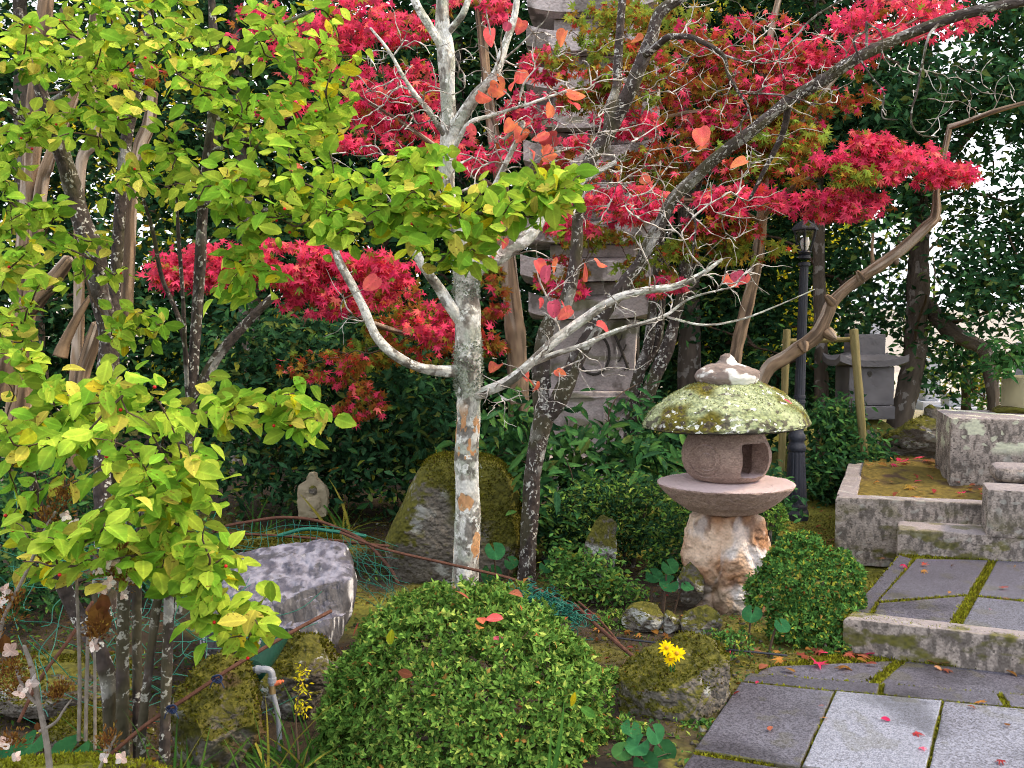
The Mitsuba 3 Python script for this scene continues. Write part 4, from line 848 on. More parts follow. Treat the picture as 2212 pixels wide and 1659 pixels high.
bigtree('evergreen_tree', 'dark evergreen tree filling the left background', [([(520, 1050, 9.4), (540, 700, 9.6), (520, 300, 9.8), (500, -200, 10)], [.13, .11, .08, .05])],
        [(560, 260, 300, 260, 10.4, .8, 1500), (520, 740, 260, 250, 10.2, .8, 1400), (500, -230, 350, 220, 10.2, 1, 900)], 8, (.09, .13), EV, .40, 2.4, 6)
bigtree('evergreen_tree', 'dark evergreen tree at the far left edge', [([(60, 1100, 9.4), (70, 700, 9.6), (50, 300, 9.8), (40, -200, 10)], [.13, .11, .08, .05])],
        [(60, 250, 260, 250, 10.6, .8, 850), (70, 720, 260, 260, 10.2, .8, 1100), (-250, 400, 260, 560, 10, 1, 1100), (40, -230, 350, 200, 10.2, 1, 500)], 9, (.09, .13), EV, .44, 2.4, 6)
bigtree('yellow_tree', 'sunlit yellow-leaved tree far behind the lamp post and lantern', [([(1660, 1000, 14), (1650, 500, 14), (1640, 100, 14)], [.12, .10, .05])],
        [(1620, 640, 150, 160, 14, .9, 500), (1700, 420, 180, 160, 14, .9, 420), (1500, 120, 260, 160, 14, .9, 500), (1750, 690, 60, 110, 13.5, .5, 150)], 10, (.10, .15), ([9, 10], [.7, .3]), .40, 1.6, 4, mat='leaf')
bigtree('yellow_tree', 'yellow-green tree glowing behind the left hedge', [([(820, 1000, 13), (820, 600, 13), (800, 200, 13)], [.12, .10, .05])],
        [(800, 720, 240, 160, 13, .9, 700), (430, 830, 110, 120, 13, .9, 260), (280, 330, 260, 260, 13.5, .9, 600), (850, 300, 300, 260, 13.5, .9, 600)], 11, (.10, .15), ([9, 10], [.6, .4]), .40, 1.6, 4, mat='leaf')
bigtree('evergreen_tree', 'far dark tree closing the view behind the left hedge', [([(700, 950, 17), (700, 500, 17), (690, 0, 17)], [.2, .16, .08])],
        [(350, 420, 520, 520, 17.5, 1.2, 1500), (1100, 420, 520, 520, 17.5, 1.2, 1800)], 12, (.22, .32), 4, .34, 1.0, 5)
bigtree('evergreen_tree', 'far dark tree closing the view behind the pagoda', [([(1560, 950, 18), (1560, 500, 18), (1550, 0, 18)], [.2, .16, .08])],
        [(1600, 350, 330, 400, 18, 1.2, 1300), (1580, 780, 260, 140, 17, 1, 500)], 13, (.22, .32), 4, .40, 1.0, 5)
bigtree('small_tree', 'small back-lit leafy tree beside the gravestones beyond the lichen-spotted block', [([(2087, 930, 11.5), (2087, 820, 11.5), (2092, 740, 11.5)], [.06, .05, .03])],
        [(2080, 800, 75, 60, 11.4, .5, 110), (2150, 850, 60, 60, 11, .4, 80), (1960, 560, 60, 120, 11.5, .5, 90)], 14, (.08, .12), ([14, 10], [.6, .4]), .40, 3.0, 4, mat='leaf')

# ---- hedge and shrubs in the middle ground
def shrub(label, spec, seed, size, pal, kind='small', mat='leaf_glossy', parts=0, thr=.40, freq=4, clump=4, base=None, name='shrub', group=None, up=.7, eye=.7, wild=.5):
    k = thing(name, label, 'shrub', group); g = R(seed)
    P = crown(k, spec, g, size, pal, kind, mat, parts, thr, freq, seed, up, eye, wild, clump, mass='foliage')
    x, y, rx, ry, Y = spec[0][:5]; b = at(x, y, Y); zb = gzz(b[0], b[1]) - .03; t = Tree(k, 'bark_grey', 'twig_dark')
    for i in range(3):
        p0 = np.array([b[0] + .05 * (i - 1), b[1] + .03, zb]); t.limb('stem', np.array([p0, p0 + [.03 * (i - 1), 0, max(.1, (b[2] - zb) * .5)], [b[0] + (i - 1) * .12, b[1], max(zb + .15, b[2])]]), [.014, .011, .006], .2, 7)
    t.reach(P[g.choice(len(P), min(45, len(P)), replace=False)], g, .004, .04); t.done(); return k
shrub('tall dark green camellia hedge filling the space between the leafy stems and the pale trunk',
      [(700, 880, 260, 190, 7.6, .35, 1000), (560, 800, 130, 130, 7.5, .3, 300), (880, 960, 130, 150, 7.4, .3, 420), (620, 1010, 200, 70, 7.35, .2, 260), (830, 760, 150, 90, 7.9, .3, 300)], 21, (.05, .11), ([4, 14, 10], [.80, .16, .04]), 'small', parts=120, thr=.42)
shrub('dark green shrub with large pointed leaves between the pale trunk and the pagoda base',
      [(1280, 1015, 125, 55, 6.7, .2, 80), (1110, 930, 75, 80, 6.6, .2, 60), (1390, 990, 50, 50, 6.6, .15, 34), (1345, 905, 36, 36, 6.8, .1, 8), (1170, 1080, 60, 70, 6.3, .15, 36), (1235, 920, 30, 40, 6.8, .1, 6)], 22, (.09, .14), ([14, 4], [.75, .25]), 'long', parts=180, thr=.38, clump=6, wild=.4)
shrub('low dark clipped azalea behind the pointed stone', [(1350, 1110, 160, 75, 6.25, .2, 900), (1460, 1170, 60, 90, 6.0, .15, 300), (1230, 1140, 60, 70, 6.2, .15, 250)], 23, (.028, .042), ([4, 5], [.6, .4]), 'tiny', parts=0, thr=.36, freq=6, clump=7, up=.8)
shrub('loose small-leaved shrub with yellowing leaves in front of the pointed stone', [(1260, 1245, 80, 55, 5.5, .14, 220), (1340, 1270, 50, 35, 5.4, .1, 90), (1220, 1210, 45, 40, 5.5, .1, 70)], 24, (.028, .042), ([6, 5], [.55, .45]), 'tiny', parts=60, thr=.38, freq=8, clump=5)
shrub('bushy dark green shrub to the right of the lamp post', [(1835, 1000, 85, 75, 8.1, .22, 420), (1805, 930, 55, 65, 8.2, .2, 260), (1785, 1030, 36, 50, 8.0, .15, 150), (1865, 1035, 45, 36, 8.0, .15, 120)], 25, (.05, .075), ([14, 4], [.6, .4]), 'small', parts=120, thr=.36, clump=5)
shrub('dark ferny undergrowth below the far left trunks', [(90, 1080, 140, 110, 5.6, .3, 420), (40, 1220, 110, 90, 5.2, .3, 260), (330, 1180, 120, 110, 5.6, .3, 240)], 26, (.04, .07), ([14, 4], [.5, .5]), 'small', parts=0, thr=.40, clump=5)
shrub('dark low shrub in the shade behind the stone lantern', [(1540, 1020, 110, 90, 7.2, .3, 420), (1450, 950, 90, 90, 7.3, .2, 260), (1640, 1080, 60, 70, 6.6, .2, 220)], 27, (.045, .07), ([4, 14], [.7, .3]), 'small', parts=0, thr=.36, clump=5)

# ---- reddish and grey trunks, red maples
ML = dict(kind='maple')
def maple(name, label, limbs, groups, seed, parts=300, cat='tree', size=(.034, .056)):
    k = thing(name, label, cat); t = Tree(k, 'bark_brown' if seed % 2 else 'bark_grey', 'twig_dark'); g = R(seed)
    for i, (p, r) in enumerate(limbs): t.limb('trunk' if i == 0 else 'branch', pth(p), r, .22, 12)
    Ls = []
    for pal, spec in groups:
        spec = [(x, y, rx * 1.08, ry * 1.08, Y, dY, int(m * 1.95)) for x, y, rx, ry, Y, dY, m in spec]; P = blobs(spec, g, .50, 9.0, seed); n = len(P)
        A = nrm(g.normal(size=(n, 3)) * [1, .5, .45] - [0, 0, .35]); N = facing(P, g, .55, .8, .38)
        Ls.append(scatter('maple', P, A, N, g.uniform(*size, n), pal if np.isscalar(pal) else g.choice(pal[0], n, p=pal[1]), g))
        C = P[g.choice(n, min(n, max(6, n // 14)), replace=False)]; t.reach(C, g, .004, .05, 4.0)
    emit(k, 'leaf', 'foliage', join(*Ls), 'leaf', parts); t.done(); return k
RED, RUST, GOLD = ([1, 2, 10], [.88, .09, .03]), ([2, 1, 10], [.66, .22, .12]), ([10, 2], [.72, .28])
maple('maple_tree', 'red maple spreading layered sprays above the lamp post from a reddish trunk behind the lantern',
      [([(1566, 930, 7.2), (1587, 781, 7.2), (1603, 704, 7.2), (1620, 637, 7.2), (1634, 573, 7.2), (1645, 480, 7.2), (1650, 380, 7.2), (1640, 260, 7.2), (1660, 100, 7.2), (1700, -80, 7.2)], [.055, .048, .045, .045, .043, .04, .035, .03, .025, .02]),
       ([(1645, 470, 7.2), (1720, 400, 7.0), (1820, 360, 6.9), (1950, 350, 6.8), (2060, 385, 6.7)], [.02, .018, .014, .01, .006]),
       ([(1650, 380, 7.2), (1740, 250, 7.1), (1850, 120, 7.1), (1980, 40, 7.1)], [.022, .02, .015, .01]),
       ([(1645, 480, 7.2), (1560, 440, 7.0), (1420, 430, 6.9), (1330, 440, 6.8)], [.018, .014, .011, .007]),
       ([(1640, 260, 7.2), (1520, 240, 7.1), (1400, 260, 7.0)], [.018, .014, .01])],
      [(RED, [(1900, 350, 130, 42, 6.8, .16, 330), (2010, 378, 95, 24, 6.75, .15, 170), (1880, 305, 48, 22, 6.8, .1, 75), (1795, 442, 110, 32, 6.8, .15, 250), (1880, 435, 40, 18, 6.8, .1, 50), (1605, 435, 95, 32, 6.8, .15, 210),
               (1960, 40, 150, 45, 7.2, .2, 300), (1690, 125, 75, 42, 7.2, .2, 110), (1815, 112, 80, 38, 7.2, .2, 170), (1670, 185, 75, 26, 7.1, .15, 80), (1535, 265, 70, 42, 7.1, .15, 80),
               (1355, 440, 95, 38, 6.7, .15, 230), (1225, 485, 60, 22, 6.7, .1, 80), (1355, 268, 70, 26, 6.9, .12, 110), (1260, 305, 45, 15, 6.8, .1, 45), (1440, 620, 40, 22, 6.9, .1, 50), (1600, 60, 130, 30, 7.2, .2, 50), (1230, 625, 36, 20, 6.9, .1, 34)]),
       (RUST, [(1250, 360, 80, 36, 6.8, .12, 90), (1270, 180, 90, 40, 6.8, .12, 90), (1400, 130, 60, 60, 6.9, .12, 90), (1780, 385, 90, 30, 6.85, .12, 120), (1600, 320, 130, 70, 7.15, .2, 330), (1500, 180, 90, 110, 7.1, .2, 300), (1620, 120, 120, 90, 7.15, .15, 200), (1690, 270, 90, 60, 7.3, .2, 190), (1560, 490, 80, 30, 6.9, .12, 120), (1430, 350, 80, 40, 7.0, .15, 120), (1640, 200, 130, 90, 7.4, .2, 200), (1820, 200, 80, 40, 7.4, .2, 80), (1220, 600, 60, 40, 7.1, .1, 70)]),
       (GOLD, [(1560, 540, 130, 26, 7.0, .15, 200), (1430, 60, 150, 60, 7.4, .2, 260), (1690, 320, 90, 60, 7.0, .15, 190), (1840, 375, 60, 22, 6.62, .06, 60), (1720, 240, 70, 50, 7.1, .1, 90), (1400, 370, 90, 40, 7.1, .15, 110), (1290, 130, 120, 50, 6.9, .15, 190), (1330, 40, 90, 40, 6.9, .15, 130), (1300, 215, 90, 30, 6.9, .12, 90), (1290, 515, 90, 22, 7.1, .1, 90), (1400, 590, 60, 40, 7.1, .1, 70)])], 31)
maple('maple_tree', 'red maple with low bright sprays left of the pale trunk',
      [([(1120, 950, 7.0), (1118, 780, 7.0), (1108, 680, 7.0), (1095, 560, 7.0), (1085, 420, 7.0), (1060, 250, 7.0), (1040, 60, 7.0), (1020, -100, 7.0)], [.075, .07, .066, .06, .05, .04, .03, .02]),
       ([(1100, 740, 7.0), (1000, 760, 6.8), (900, 728, 6.6), (850, 714, 6.5), (790, 692, 6.4), (700, 640, 6.3), (560, 600, 6.2)], [.03, .024, .02, .02, .018, .014, .008]),
       ([(1085, 420, 7.0), (960, 330, 6.8), (860, 260, 6.7), (760, 200, 6.6)], [.024, .018, .014, .008])],
      [(RED, [(560, 570, 180, 45, 6.2, .15, 430), (420, 585, 90, 42, 6.2, .15, 190), (790, 605, 105, 50, 6.2, .15, 300), (700, 648, 85, 34, 6.2, .12, 170), (690, 570, 70, 36, 6.3, .12, 110), (940, 700, 58, 36, 6.3, .12, 130), (990, 690, 30, 20, 6.3, .1, 34),
               (835, 222, 105, 48, 6.8, .2, 260), (760, 30, 90, 50, 6.8, .2, 130), (880, 60, 60, 30, 6.8, .2, 60), (760, 180, 50, 40, 6.8, .2, 60), (790, 308, 65, 22, 6.7, .12, 90), (915, 200, 40, 24, 6.8, .1, 60), (815, 85, 75, 20, 6.9, .15, 90), (600, 232, 75, 18, 6.6, .1, 90), (700, 110, 90, 80, 6.8, .2, 170), (1025, 345, 45, 25, 6.8, .1, 60),
               (1090, 320, 32, 28, 6.8, .1, 45), (1180, 140, 50, 34, 6.9, .1, 90), (1000, 15, 60, 20, 6.9, .1, 60), (1070, 20, 40, 26, 6.9, .1, 50), (880, 150, 50, 20, 6.9, .1, 50), (560, 60, 60, 60, 6.9, .1, 60), (930, 300, 90, 50, 6.9, .1, 110), (1150, 240, 70, 40, 6.9, .1, 80)]),
       (RUST, [(900, 710, 70, 60, 6.6, .15, 130), (1050, 640, 50, 50, 6.8, .1, 90), (1040, 740, 60, 34, 6.7, .1, 90), (700, 790, 90, 30, 6.9, .15, 110), (770, 868, 60, 42, 6.8, .12, 130), (270, 160, 80, 30, 6.6, .1, 60), (960, 760, 60, 40, 6.8, .1, 60)]),
       (GOLD, [(1040, 600, 50, 30, 6.9, .1, 60), (820, 730, 60, 60, 7.2, .1, 120), (850, 640, 60, 40, 7.2, .1, 60)])], 33)
k = thing('leaning_tree', 'smooth tan-barked bare tree leaning up to the right behind the lamp post', 'tree'); t = Tree(k, 'bark_brown', 'twig_pale')
t.limb('trunk', pth([(1600, 960, 7.3), (1650, 812, 7.3), (1700, 770, 7.25), (1760, 728, 7.2), (1782, 690, 7.2), (1800, 650, 7.2), (1860, 600, 7.2), (1940, 545, 7.15), (2000, 490, 7.1), (2020, 465, 7.1), (2024, 400, 7.1), (2040, 330, 7.1), (2052, 270, 7.1)]), [.060, .055, .050, .054, .046, .044, .043, .041, .038, .034, .022, .020, .018], .3)
for x_, y_, dx, dy, r_ in ((1786, 716, 18, 16, .036), (1798, 655, -14, -16, .030), (1860, 602, -8, -16, .026), (1735, 742, 4, 18, .034), (2020, 470, 12, 6, .026), (1930, 556, 8, 14, .022)): t.limb('knot', pth([(x_, y_, 7.17), (x_ + dx * .5, y_ + dy * .5, 7.15), (x_ + dx, y_ + dy, 7.13)]), [r_ * 1.2, r_, r_ * .55], .5, 10)
t.limb('branch', pth([(2050, 275, 7.1), (2090, 262, 7.0), (2150, 240, 6.9), (2240, 215, 6.8)]), [.019, .018, .016, .013], .25)
t.limb('branch', pth([(1886, 580, 7.2), (1884, 540, 7.2), (1886, 505, 7.2)]), [.016, .011, .008], .2)
g = R(40); t.reach(blobs([(2120, 180, 110, 70, 6.9, .2, 30), (2000, 380, 60, 60, 7, .1, 6)], g), g, .004, .1); t.done()
k = thing('slim_tree', 'clump of slim grey trunks rising between the pagoda and the lantern', 'tree'); t = Tree(k, 'bark_dark', 'twig_pale')
t.limb('trunk', pth([(1360, 1000, 7.6), (1365, 880, 7.6), (1385, 790, 7.6), (1402, 738, 7.6), (1412, 640, 7.6), (1425, 540, 7.6), (1440, 420, 7.6)]), [.05, .045, .04, .038, .034, .03, .02])
t.limb('trunk', pth([(1372, 960, 7.6), (1400, 850, 7.55), (1440, 755, 7.5), (1458, 690, 7.5), (1480, 600, 7.5), (1482, 500, 7.5), (1530, 330, 7.5)]), [.05, .052, .05, .042, .034, .03, .02])
t.limb('trunk', pth([(1385, 800, 7.6), (1420, 740, 7.65), (1432, 640, 7.7), (1450, 480, 7.7)]), [.03, .03, .026, .018])
g = R(41); t.reach(blobs([(1470, 430, 60, 70, 7.6, .1, 16)], g), g, .005, .1); t.done()

# ---- far left: peeling trunks
k = thing('peeling_tree', 'group of tan trunks with peeling bark behind the leaves at the far left', 'tree'); t = Tree(k, 'bark_brown', 'twig_dark')
for p, r in (([(20, 1150, 5.9), (40, 900, 5.9), (52, 600, 5.9), (62, 420, 5.9), (72, 250, 5.9), (85, 120, 5.9), (100, 0, 5.9), (110, -120, 5.9)], [.075, .07, .055, .05, .045, .045, .042, .04]),
             ([(60, 700, 5.85), (88, 420, 5.85), (105, 350, 5.8), (146, 245, 5.8), (190, 120, 5.8), (215, -60, 5.8)], [.04, .036, .034, .03, .026, .02]),
             ([(150, 1100, 5.7), (162, 900, 5.7), (170, 690, 5.7), (172, 480, 5.7), (176, 350, 5.7), (202, 300, 5.7), (206, 200, 5.7), (140, 20, 5.7)], [.05, .045, .03, .03, .03, .034, .034, .03]),
             ([(270, 700, 5.6), (280, 450, 5.6), (292, 376, 5.6), (305, 310, 5.6), (322, 268, 5.6), (330, 200, 5.6)], [.04, .04, .038, .036, .034, .03]),
             ([(170, 860, 5.0), (180, 800, 5.0), (200, 740, 5.0), (212, 700, 5.0)], [.036, .036, .04, .03]),
             ([(30, 700, 4.9), (75, 650, 4.9), (110, 610, 4.9), (150, 560, 4.9)], [.05, .045, .04, .03]),
             ([(0, 860, 4.9), (12, 780, 4.9), (14, 720, 4.9), (0, 690, 4.9)], [.07, .075, .08, .06]),
             ([(202, 310, 5.7), (230, 280, 5.7), (270, 240, 5.7)], [.014, .012, .008])):
    t.limb('trunk', pth(p), r, .3, 12)
t.limb('dead_branch', pth([(130, 770, 4.95), (140, 740, 4.95), (165, 690, 4.95), (195, 640, 4.95)]), [.035, .03, .022, .012], .35)

# ---- tree with lichen bark and hanging pink leaves
k = thing('pale_tree', 'pale lichen-covered tree with bare twigs and a few pink heart-shaped leaves', 'tree'); t = Tree(k, 'bark_white', 'twig_pale'); CY = 5.35
t.limb('trunk', pth([(1003, 1330, CY), (1006, 1240, CY), (1010, 1110, CY), (1008, 1000, CY), (1012, 900, CY), (1012, 800, CY), (1010, 680, CY), (1007, 610, CY), (1000, 560, CY), (978, 480, CY), (965, 400, CY), (970, 300, CY), (967, 200, CY), (963, 110, CY), (955, 50, CY), (958, -60, CY)]),
       [.075, .071, .067, .064, .064, .068, .066, .062, .060, .048, .044, .044, .040, .046, .036, .03], .16, 26)
t.limb('branch', pth([(1000, 800, CY), (960, 802, 5.3), (905, 793, 5.25), (850, 765, 5.2), (812, 725, 5.2), (785, 665, 5.2), (760, 615, 5.2), (735, 570, 5.2), (722, 535, 5.2), (700, 470, 5.2)]), [.034, .031, .027, .025, .024, .023, .021, .02, .019, .014])
t.limb('branch', pth([(1004, 705, CY), (975, 665, 5.3), (950, 625, 5.3), (925, 590, 5.25), (905, 560, 5.2), (880, 500, 5.2)]), [.034, .03, .028, .026, .024, .018])
t.limb('branch', pth([(1010, 860, CY), (1050, 845, 5.3), (1095, 825, 5.25), (1140, 790, 5.2), (1200, 735, 5.2), (1260, 690, 5.2), (1330, 645, 5.15), (1400, 627, 5.1), (1460, 618, 5.1), (1515, 592, 5.1), (1560, 560, 5.1)]), [.034, .03, .028, .026, .025, .023, .021, .019, .016, .012, .007])
t.limb('branch', pth([(1150, 785, 5.2), (1200, 765, 5.15), (1260, 745, 5.1), (1330, 715, 5.1), (1400, 695, 5.05), (1440, 680, 5.05), (1490, 645, 5.05), (1560, 625, 5.0)]), [.018, .015, .013, .012, .010, .009, .006, .004])
t.limb('branch', pth([(1440, 685, 5.05), (1520, 702, 5.0), (1600, 690, 5.0), (1680, 660, 5.0), (1760, 625, 5.0)]), [.006, .006, .005, .004, .003])
t.limb('branch', pth([(1008, 600, CY), (1040, 570, 5.3), (1080, 552, 5.3), (1120, 525, 5.3), (1150, 500, 5.3), (1190, 440, 5.3), (1240, 400, 5.3), (1330, 350, 5.3)]), [.052, .048, .042, .040, .034, .024, .02, .012])
t.limb('branch', pth([(975, 300, CY), (1000, 250, 5.3), (1030, 205, 5.25), (1070, 160, 5.2), (1090, 100, 5.2), (1110, 40, 5.2), (1120, -30, 5.2)]), [.036, .034, .03, .024, .019, .017, .015])
t.limb('branch', pth([(1090, 300, 5.3), (1130, 270, 5.2), (1060, 420, 5.3)][::-1]), [.016, .012, .009])
t.limb('branch', pth([(965, 120, CY), (930, 60, 5.3), (900, 10, 5.3), (880, -50, 5.3)]), [.024, .022, .02, .018])
t.limb('branch', pth([(975, 335, CY), (1010, 270, 5.2), (1060, 250, 5.2), (1140, 225, 5.1), (1240, 190, 5.1)]), [.014, .013, .01, .008, .005])
t.limb('branch', pth([(965, 300, CY), (925, 240, 5.2), (880, 180, 5.15), (840, 110, 5.1), (800, 60, 5.1)]), [.014, .012, .01, .008, .005])
t.limb('branch', pth([(968, 70, CY), (1000, 30, 5.3), (1020, -30, 5.3)]), [.02, .018, .016])
g = R(51)
E_, D_ = t.reach(blobs([(880, 160, 130, 90, 5.15, .2, 46), (1120, 130, 120, 100, 5.15, .2, 42), (1180, 280, 150, 100, 5.15, .2, 60), (1330, 350, 150, 80, 5.2, .2, 46), (1420, 470, 110, 50, 5.15, .2, 24), (1330, 420, 150, 60, 5.2, .2, 30), (1400, 640, 110, 60, 5.05, .12, 30),
                     (1560, 600, 110, 50, 5.0, .12, 30), (1100, 840, 70, 50, 5.2, .1, 14), (1240, 780, 90, 50, 5.1, .1, 12), (860, 330, 90, 90, 5.2, .15, 16), (770, 640, 40, 70, 5.2, .1, 6), (1190, 620, 40, 70, 5.2, .1, 10), (1460, 300, 90, 70, 5.2, .2, 14), (1620, 400, 90, 70, 5.2, .1, 8), (1050, 330, 90, 90, 5.1, .2, 26), (1300, 200, 90, 80, 5.2, .2, 20), (860, 240, 90, 60, 5.1, .2, 20)], g), g, .0055, .10, 3.0, .06)
E2, D2 = t.reach((lambda i: E_[i] + D_[i] * g.uniform(.03, .14, (620, 1)) + g.normal(size=(620, 3)) * [.055, .04, .05] + [0, 0, .02])(g.integers(0, len(E_), 620)), g, .0026, .06, 3.0, .04); t.done('bare pale twigs')
lv_, lf_, _ = tube(pth([(1012, 850, CY), (1012, 800, CY), (1011, 735, CY)]), [.066, .070, .068], 26, .2, 3); tufts(k, lv_, lf_, 1500, 16, (.012, .026), 3, -2, .40, 9, 'lichen', .9)
lv_, lf_, _ = tube(pth([(1008, 645, CY), (1007, 612, CY)]), [.064, .064], 26, .2, 3); tufts(k, lv_, lf_, 500, 16, (.012, .024), 4, -2, .40, 9, 'lichen', .9)
lv_, lf_, _ = tube(pth([(1005, 1280, CY), (1010, 1110, CY), (1012, 900, CY), (1007, 610, CY), (965, 400, CY), (967, 200, CY)]), [.070, .068, .065, .063, .046, .042], 26, .1, 3); tufts(k, lv_, lf_, 5000, 16, (.006, .014), 6, -2, .56, 7, 'lichen', .9)
pink = np.array([(1062, 75), (1098, 62), (1128, 58), (1222, 80), (1378, 85), (1073, 178), (1058, 200), (1084, 207), (1120, 185), (1033, 215), (1125, 165), (1190, 240), (1225, 212), (1232, 238), (1012, 285), (1108, 275), (1145, 300), (1163, 312), (1180, 298), (1203, 308), (1128, 292), (1190, 330), (1172, 348),
                 (1152, 346), (1512, 290), (1518, 310), (1385, 395), (1330, 385), (1612, 360), (978, 440), (1078, 490), (1055, 505), (1088, 530), (1050, 535), (1158, 576), (1183, 588), (1206, 576), (1262, 590), (1290, 573), (1163, 660), (1192, 664), (1213, 668), (1236, 682), (1288, 716), (1076, 802),
                 (1122, 812), (1140, 832), (1160, 838), (1202, 812), (585, 222), (650, 368), (816, 608), (1572, 605), (1592, 600), (1616, 604)], float)
n = len(pink); P = at(pink[:, 0], pink[:, 1] - 14, 5.02 + .25 * g.random(n)); P[49:52] = at(pink[49:52, 0], pink[49:52, 1] - 10, 4.9)
A = nrm(np.column_stack([g.normal(size=n) * .7, -.2 + .3 * g.normal(size=n), -.8 * np.ones(n) + .4 * g.normal(size=n)]))
emit(k, 'leaf', 'leaf', scatter('heart', P, A, facing(P, g, .3, .8, .95), g.uniform(.052, .098, n), 3, g, (.8, 1.1)), 'leaf', n)
t2 = Tree(k, 'bark_white', 'twig_pale'); t2.nodes, t2.tan = t.nodes, t.tan; t2.reach(P, g, .0034, .05, .6); put(t2.tw.mesh(), 'twig_pale', 'leaf_stalks', k, True, t2.tw.uv(), kind='stuff')

# ---- dark cherry with the long diagonal limb
k = thing('cherry_tree', 'dark lichen-flecked cherry tree with one long limb rising diagonally to the upper right', 'tree'); t = Tree(k, 'bark_dark', 'twig_pale'); BY = 5.95
t.limb('trunk', pth([(1136, 1275, BY), (1140, 1200, BY), (1146, 1090, BY), (1152, 1020, BY), (1163, 950, BY), (1177, 895, BY)]), [.055, .050, .050, .051, .056, .060], .18, 20)
t.limb('branch', pth([(1172, 910, BY), (1168, 838, BY), (1171, 771, BY), (1183, 704, BY), (1218, 660, BY), (1235, 603, BY), (1245, 540, BY), (1248, 480, BY), (1252, 410, 5.9), (1271, 353, 5.9), (1305, 302, 5.9), (1345, 228, 5.85), (1372, 168, 5.8), (1406, 84, 5.8), (1426, 27, 5.8), (1480, -10, 5.8)]),
       [.05, .05, .05, .045, .04, .036, .036, .034, .034, .038, .04, .042, .04, .036, .033, .03], .22, 16)
t.limb('branch', pth([(1177, 905, BY), (1211, 855, 5.93), (1248, 771, 5.9), (1288, 704, 5.88), (1332, 637, 5.85), (1355, 603, 5.85), (1382, 570, 5.85), (1400, 530, 5.8), (1433, 470, 5.8), (1456, 427, 5.8), (1500, 385, 5.8), (1553, 336, 5.75), (1620, 286, 5.7), (1704, 218, 5.7), (1771, 178, 5.65), (1855, 124, 5.6), (1939, 84, 5.6), (2023, 50, 5.55), (2107, 24, 5.5), (2260, -5, 5.4)]),
       [.05, .052, .048, .042, .038, .037, .036, .035, .035, .035, .035, .034, .035, .033, .033, .031, .029, .028, .027, .026], .2, 16, 'long dark limb rising diagonally across the picture')
t.limb('branch', pth([(1315, 300, 5.9), (1318, 235, 5.95), (1332, 188, 6), (1335, 134, 6), (1342, 27, 6), (1350, -60, 6)]), [.032, .03, .026, .026, .024, .02], .25)
t.limb('branch', pth([(1390, 120, 5.8), (1409, 108, 5.7), (1440, 82, 5.6), (1469, 79, 5.55), (1503, 84, 5.5), (1560, 118, 5.5), (1573, 161, 5.5), (1597, 202, 5.5), (1617, 235, 5.5), (1600, 269, 5.5), (1610, 309, 5.5), (1644, 333, 5.5)]), [.022, .02, .018, .016, .015, .012, .010, .008, .006, .005, .005, .003])
for p, r in (([(1872, 118, 5.6), (1872, 50, 5.5), (1869, 67, 5.45), (1845, 84, 5.4), (1855, 121, 5.4), (1879, 161, 5.4), (1909, 202, 5.4), (1906, 252, 5.4), (1939, 259, 5.4)], .0075), ([(2030, 50, 5.55), (2007, 77, 5.4), (1993, 134, 5.4), (1980, 202, 5.4), (1970, 235, 5.4), (1970, 269, 5.4), (1990, 292, 5.4), (2027, 296, 5.4)], .008),
             ([(1860, -30, 5.6), (1818, 0, 5.5), (1755, 40, 5.5), (1721, 77, 5.5), (1687, 111, 5.5), (1684, 134, 5.5), (1691, 161, 5.5)], .007), ([(1872, 50, 5.5), (1879, 54, 5.45), (1902, 70, 5.4), (1906, 107, 5.4), (1896, 148, 5.4)], .006), ([(1597, 202, 5.5), (1684, 205, 5.45), (1765, 225, 5.4), (1795, 218, 5.4)], .006),
             ([(1560, 118, 5.5), (1620, 135, 5.45), (1680, 130, 5.45), (1730, 90, 5.5)], .006), ([(1456, 427, 5.8), (1500, 470, 5.6), (1497, 540, 5.6), (1490, 600, 5.6)], .008), ([(1771, 178, 5.65), (1800, 150, 5.6), (1802, 146, 5.6)], .018), ([(1704, 225, 5.75), (1690, 290, 5.8), (1650, 370, 5.85), (1620, 430, 5.9)], .022)):
    t.limb('branch', pth(p), np.linspace(r, r * .45, len(p)), .2, 8)
g = R(52); E_, D_ = t.reach(blobs([(1530, 150, 90, 90, 5.6, .2, 30), (1700, 160, 130, 80, 5.5, .2, 34), (1880, 160, 110, 90, 5.4, .15, 24), (2000, 200, 60, 80, 5.4, .1, 8), (1640, 260, 110, 80, 5.55, .15, 22), (1560, 480, 110, 60, 5.6, .15, 18), (1430, 130, 60, 80, 5.8, .1, 10), (1600, 40, 160, 60, 5.6, .2, 20)], g), g, .0046, -.12, 3.0, .06)
t.reach((lambda i: E_[i] + D_[i] * g.uniform(.03, .16, (240, 1)) + g.normal(size=(240, 3)) * [.06, .04, .05])(g.integers(0, len(E_), 240)), g, .0026, -.08, 3.0, .04); t.done('pale bare drooping twigs')

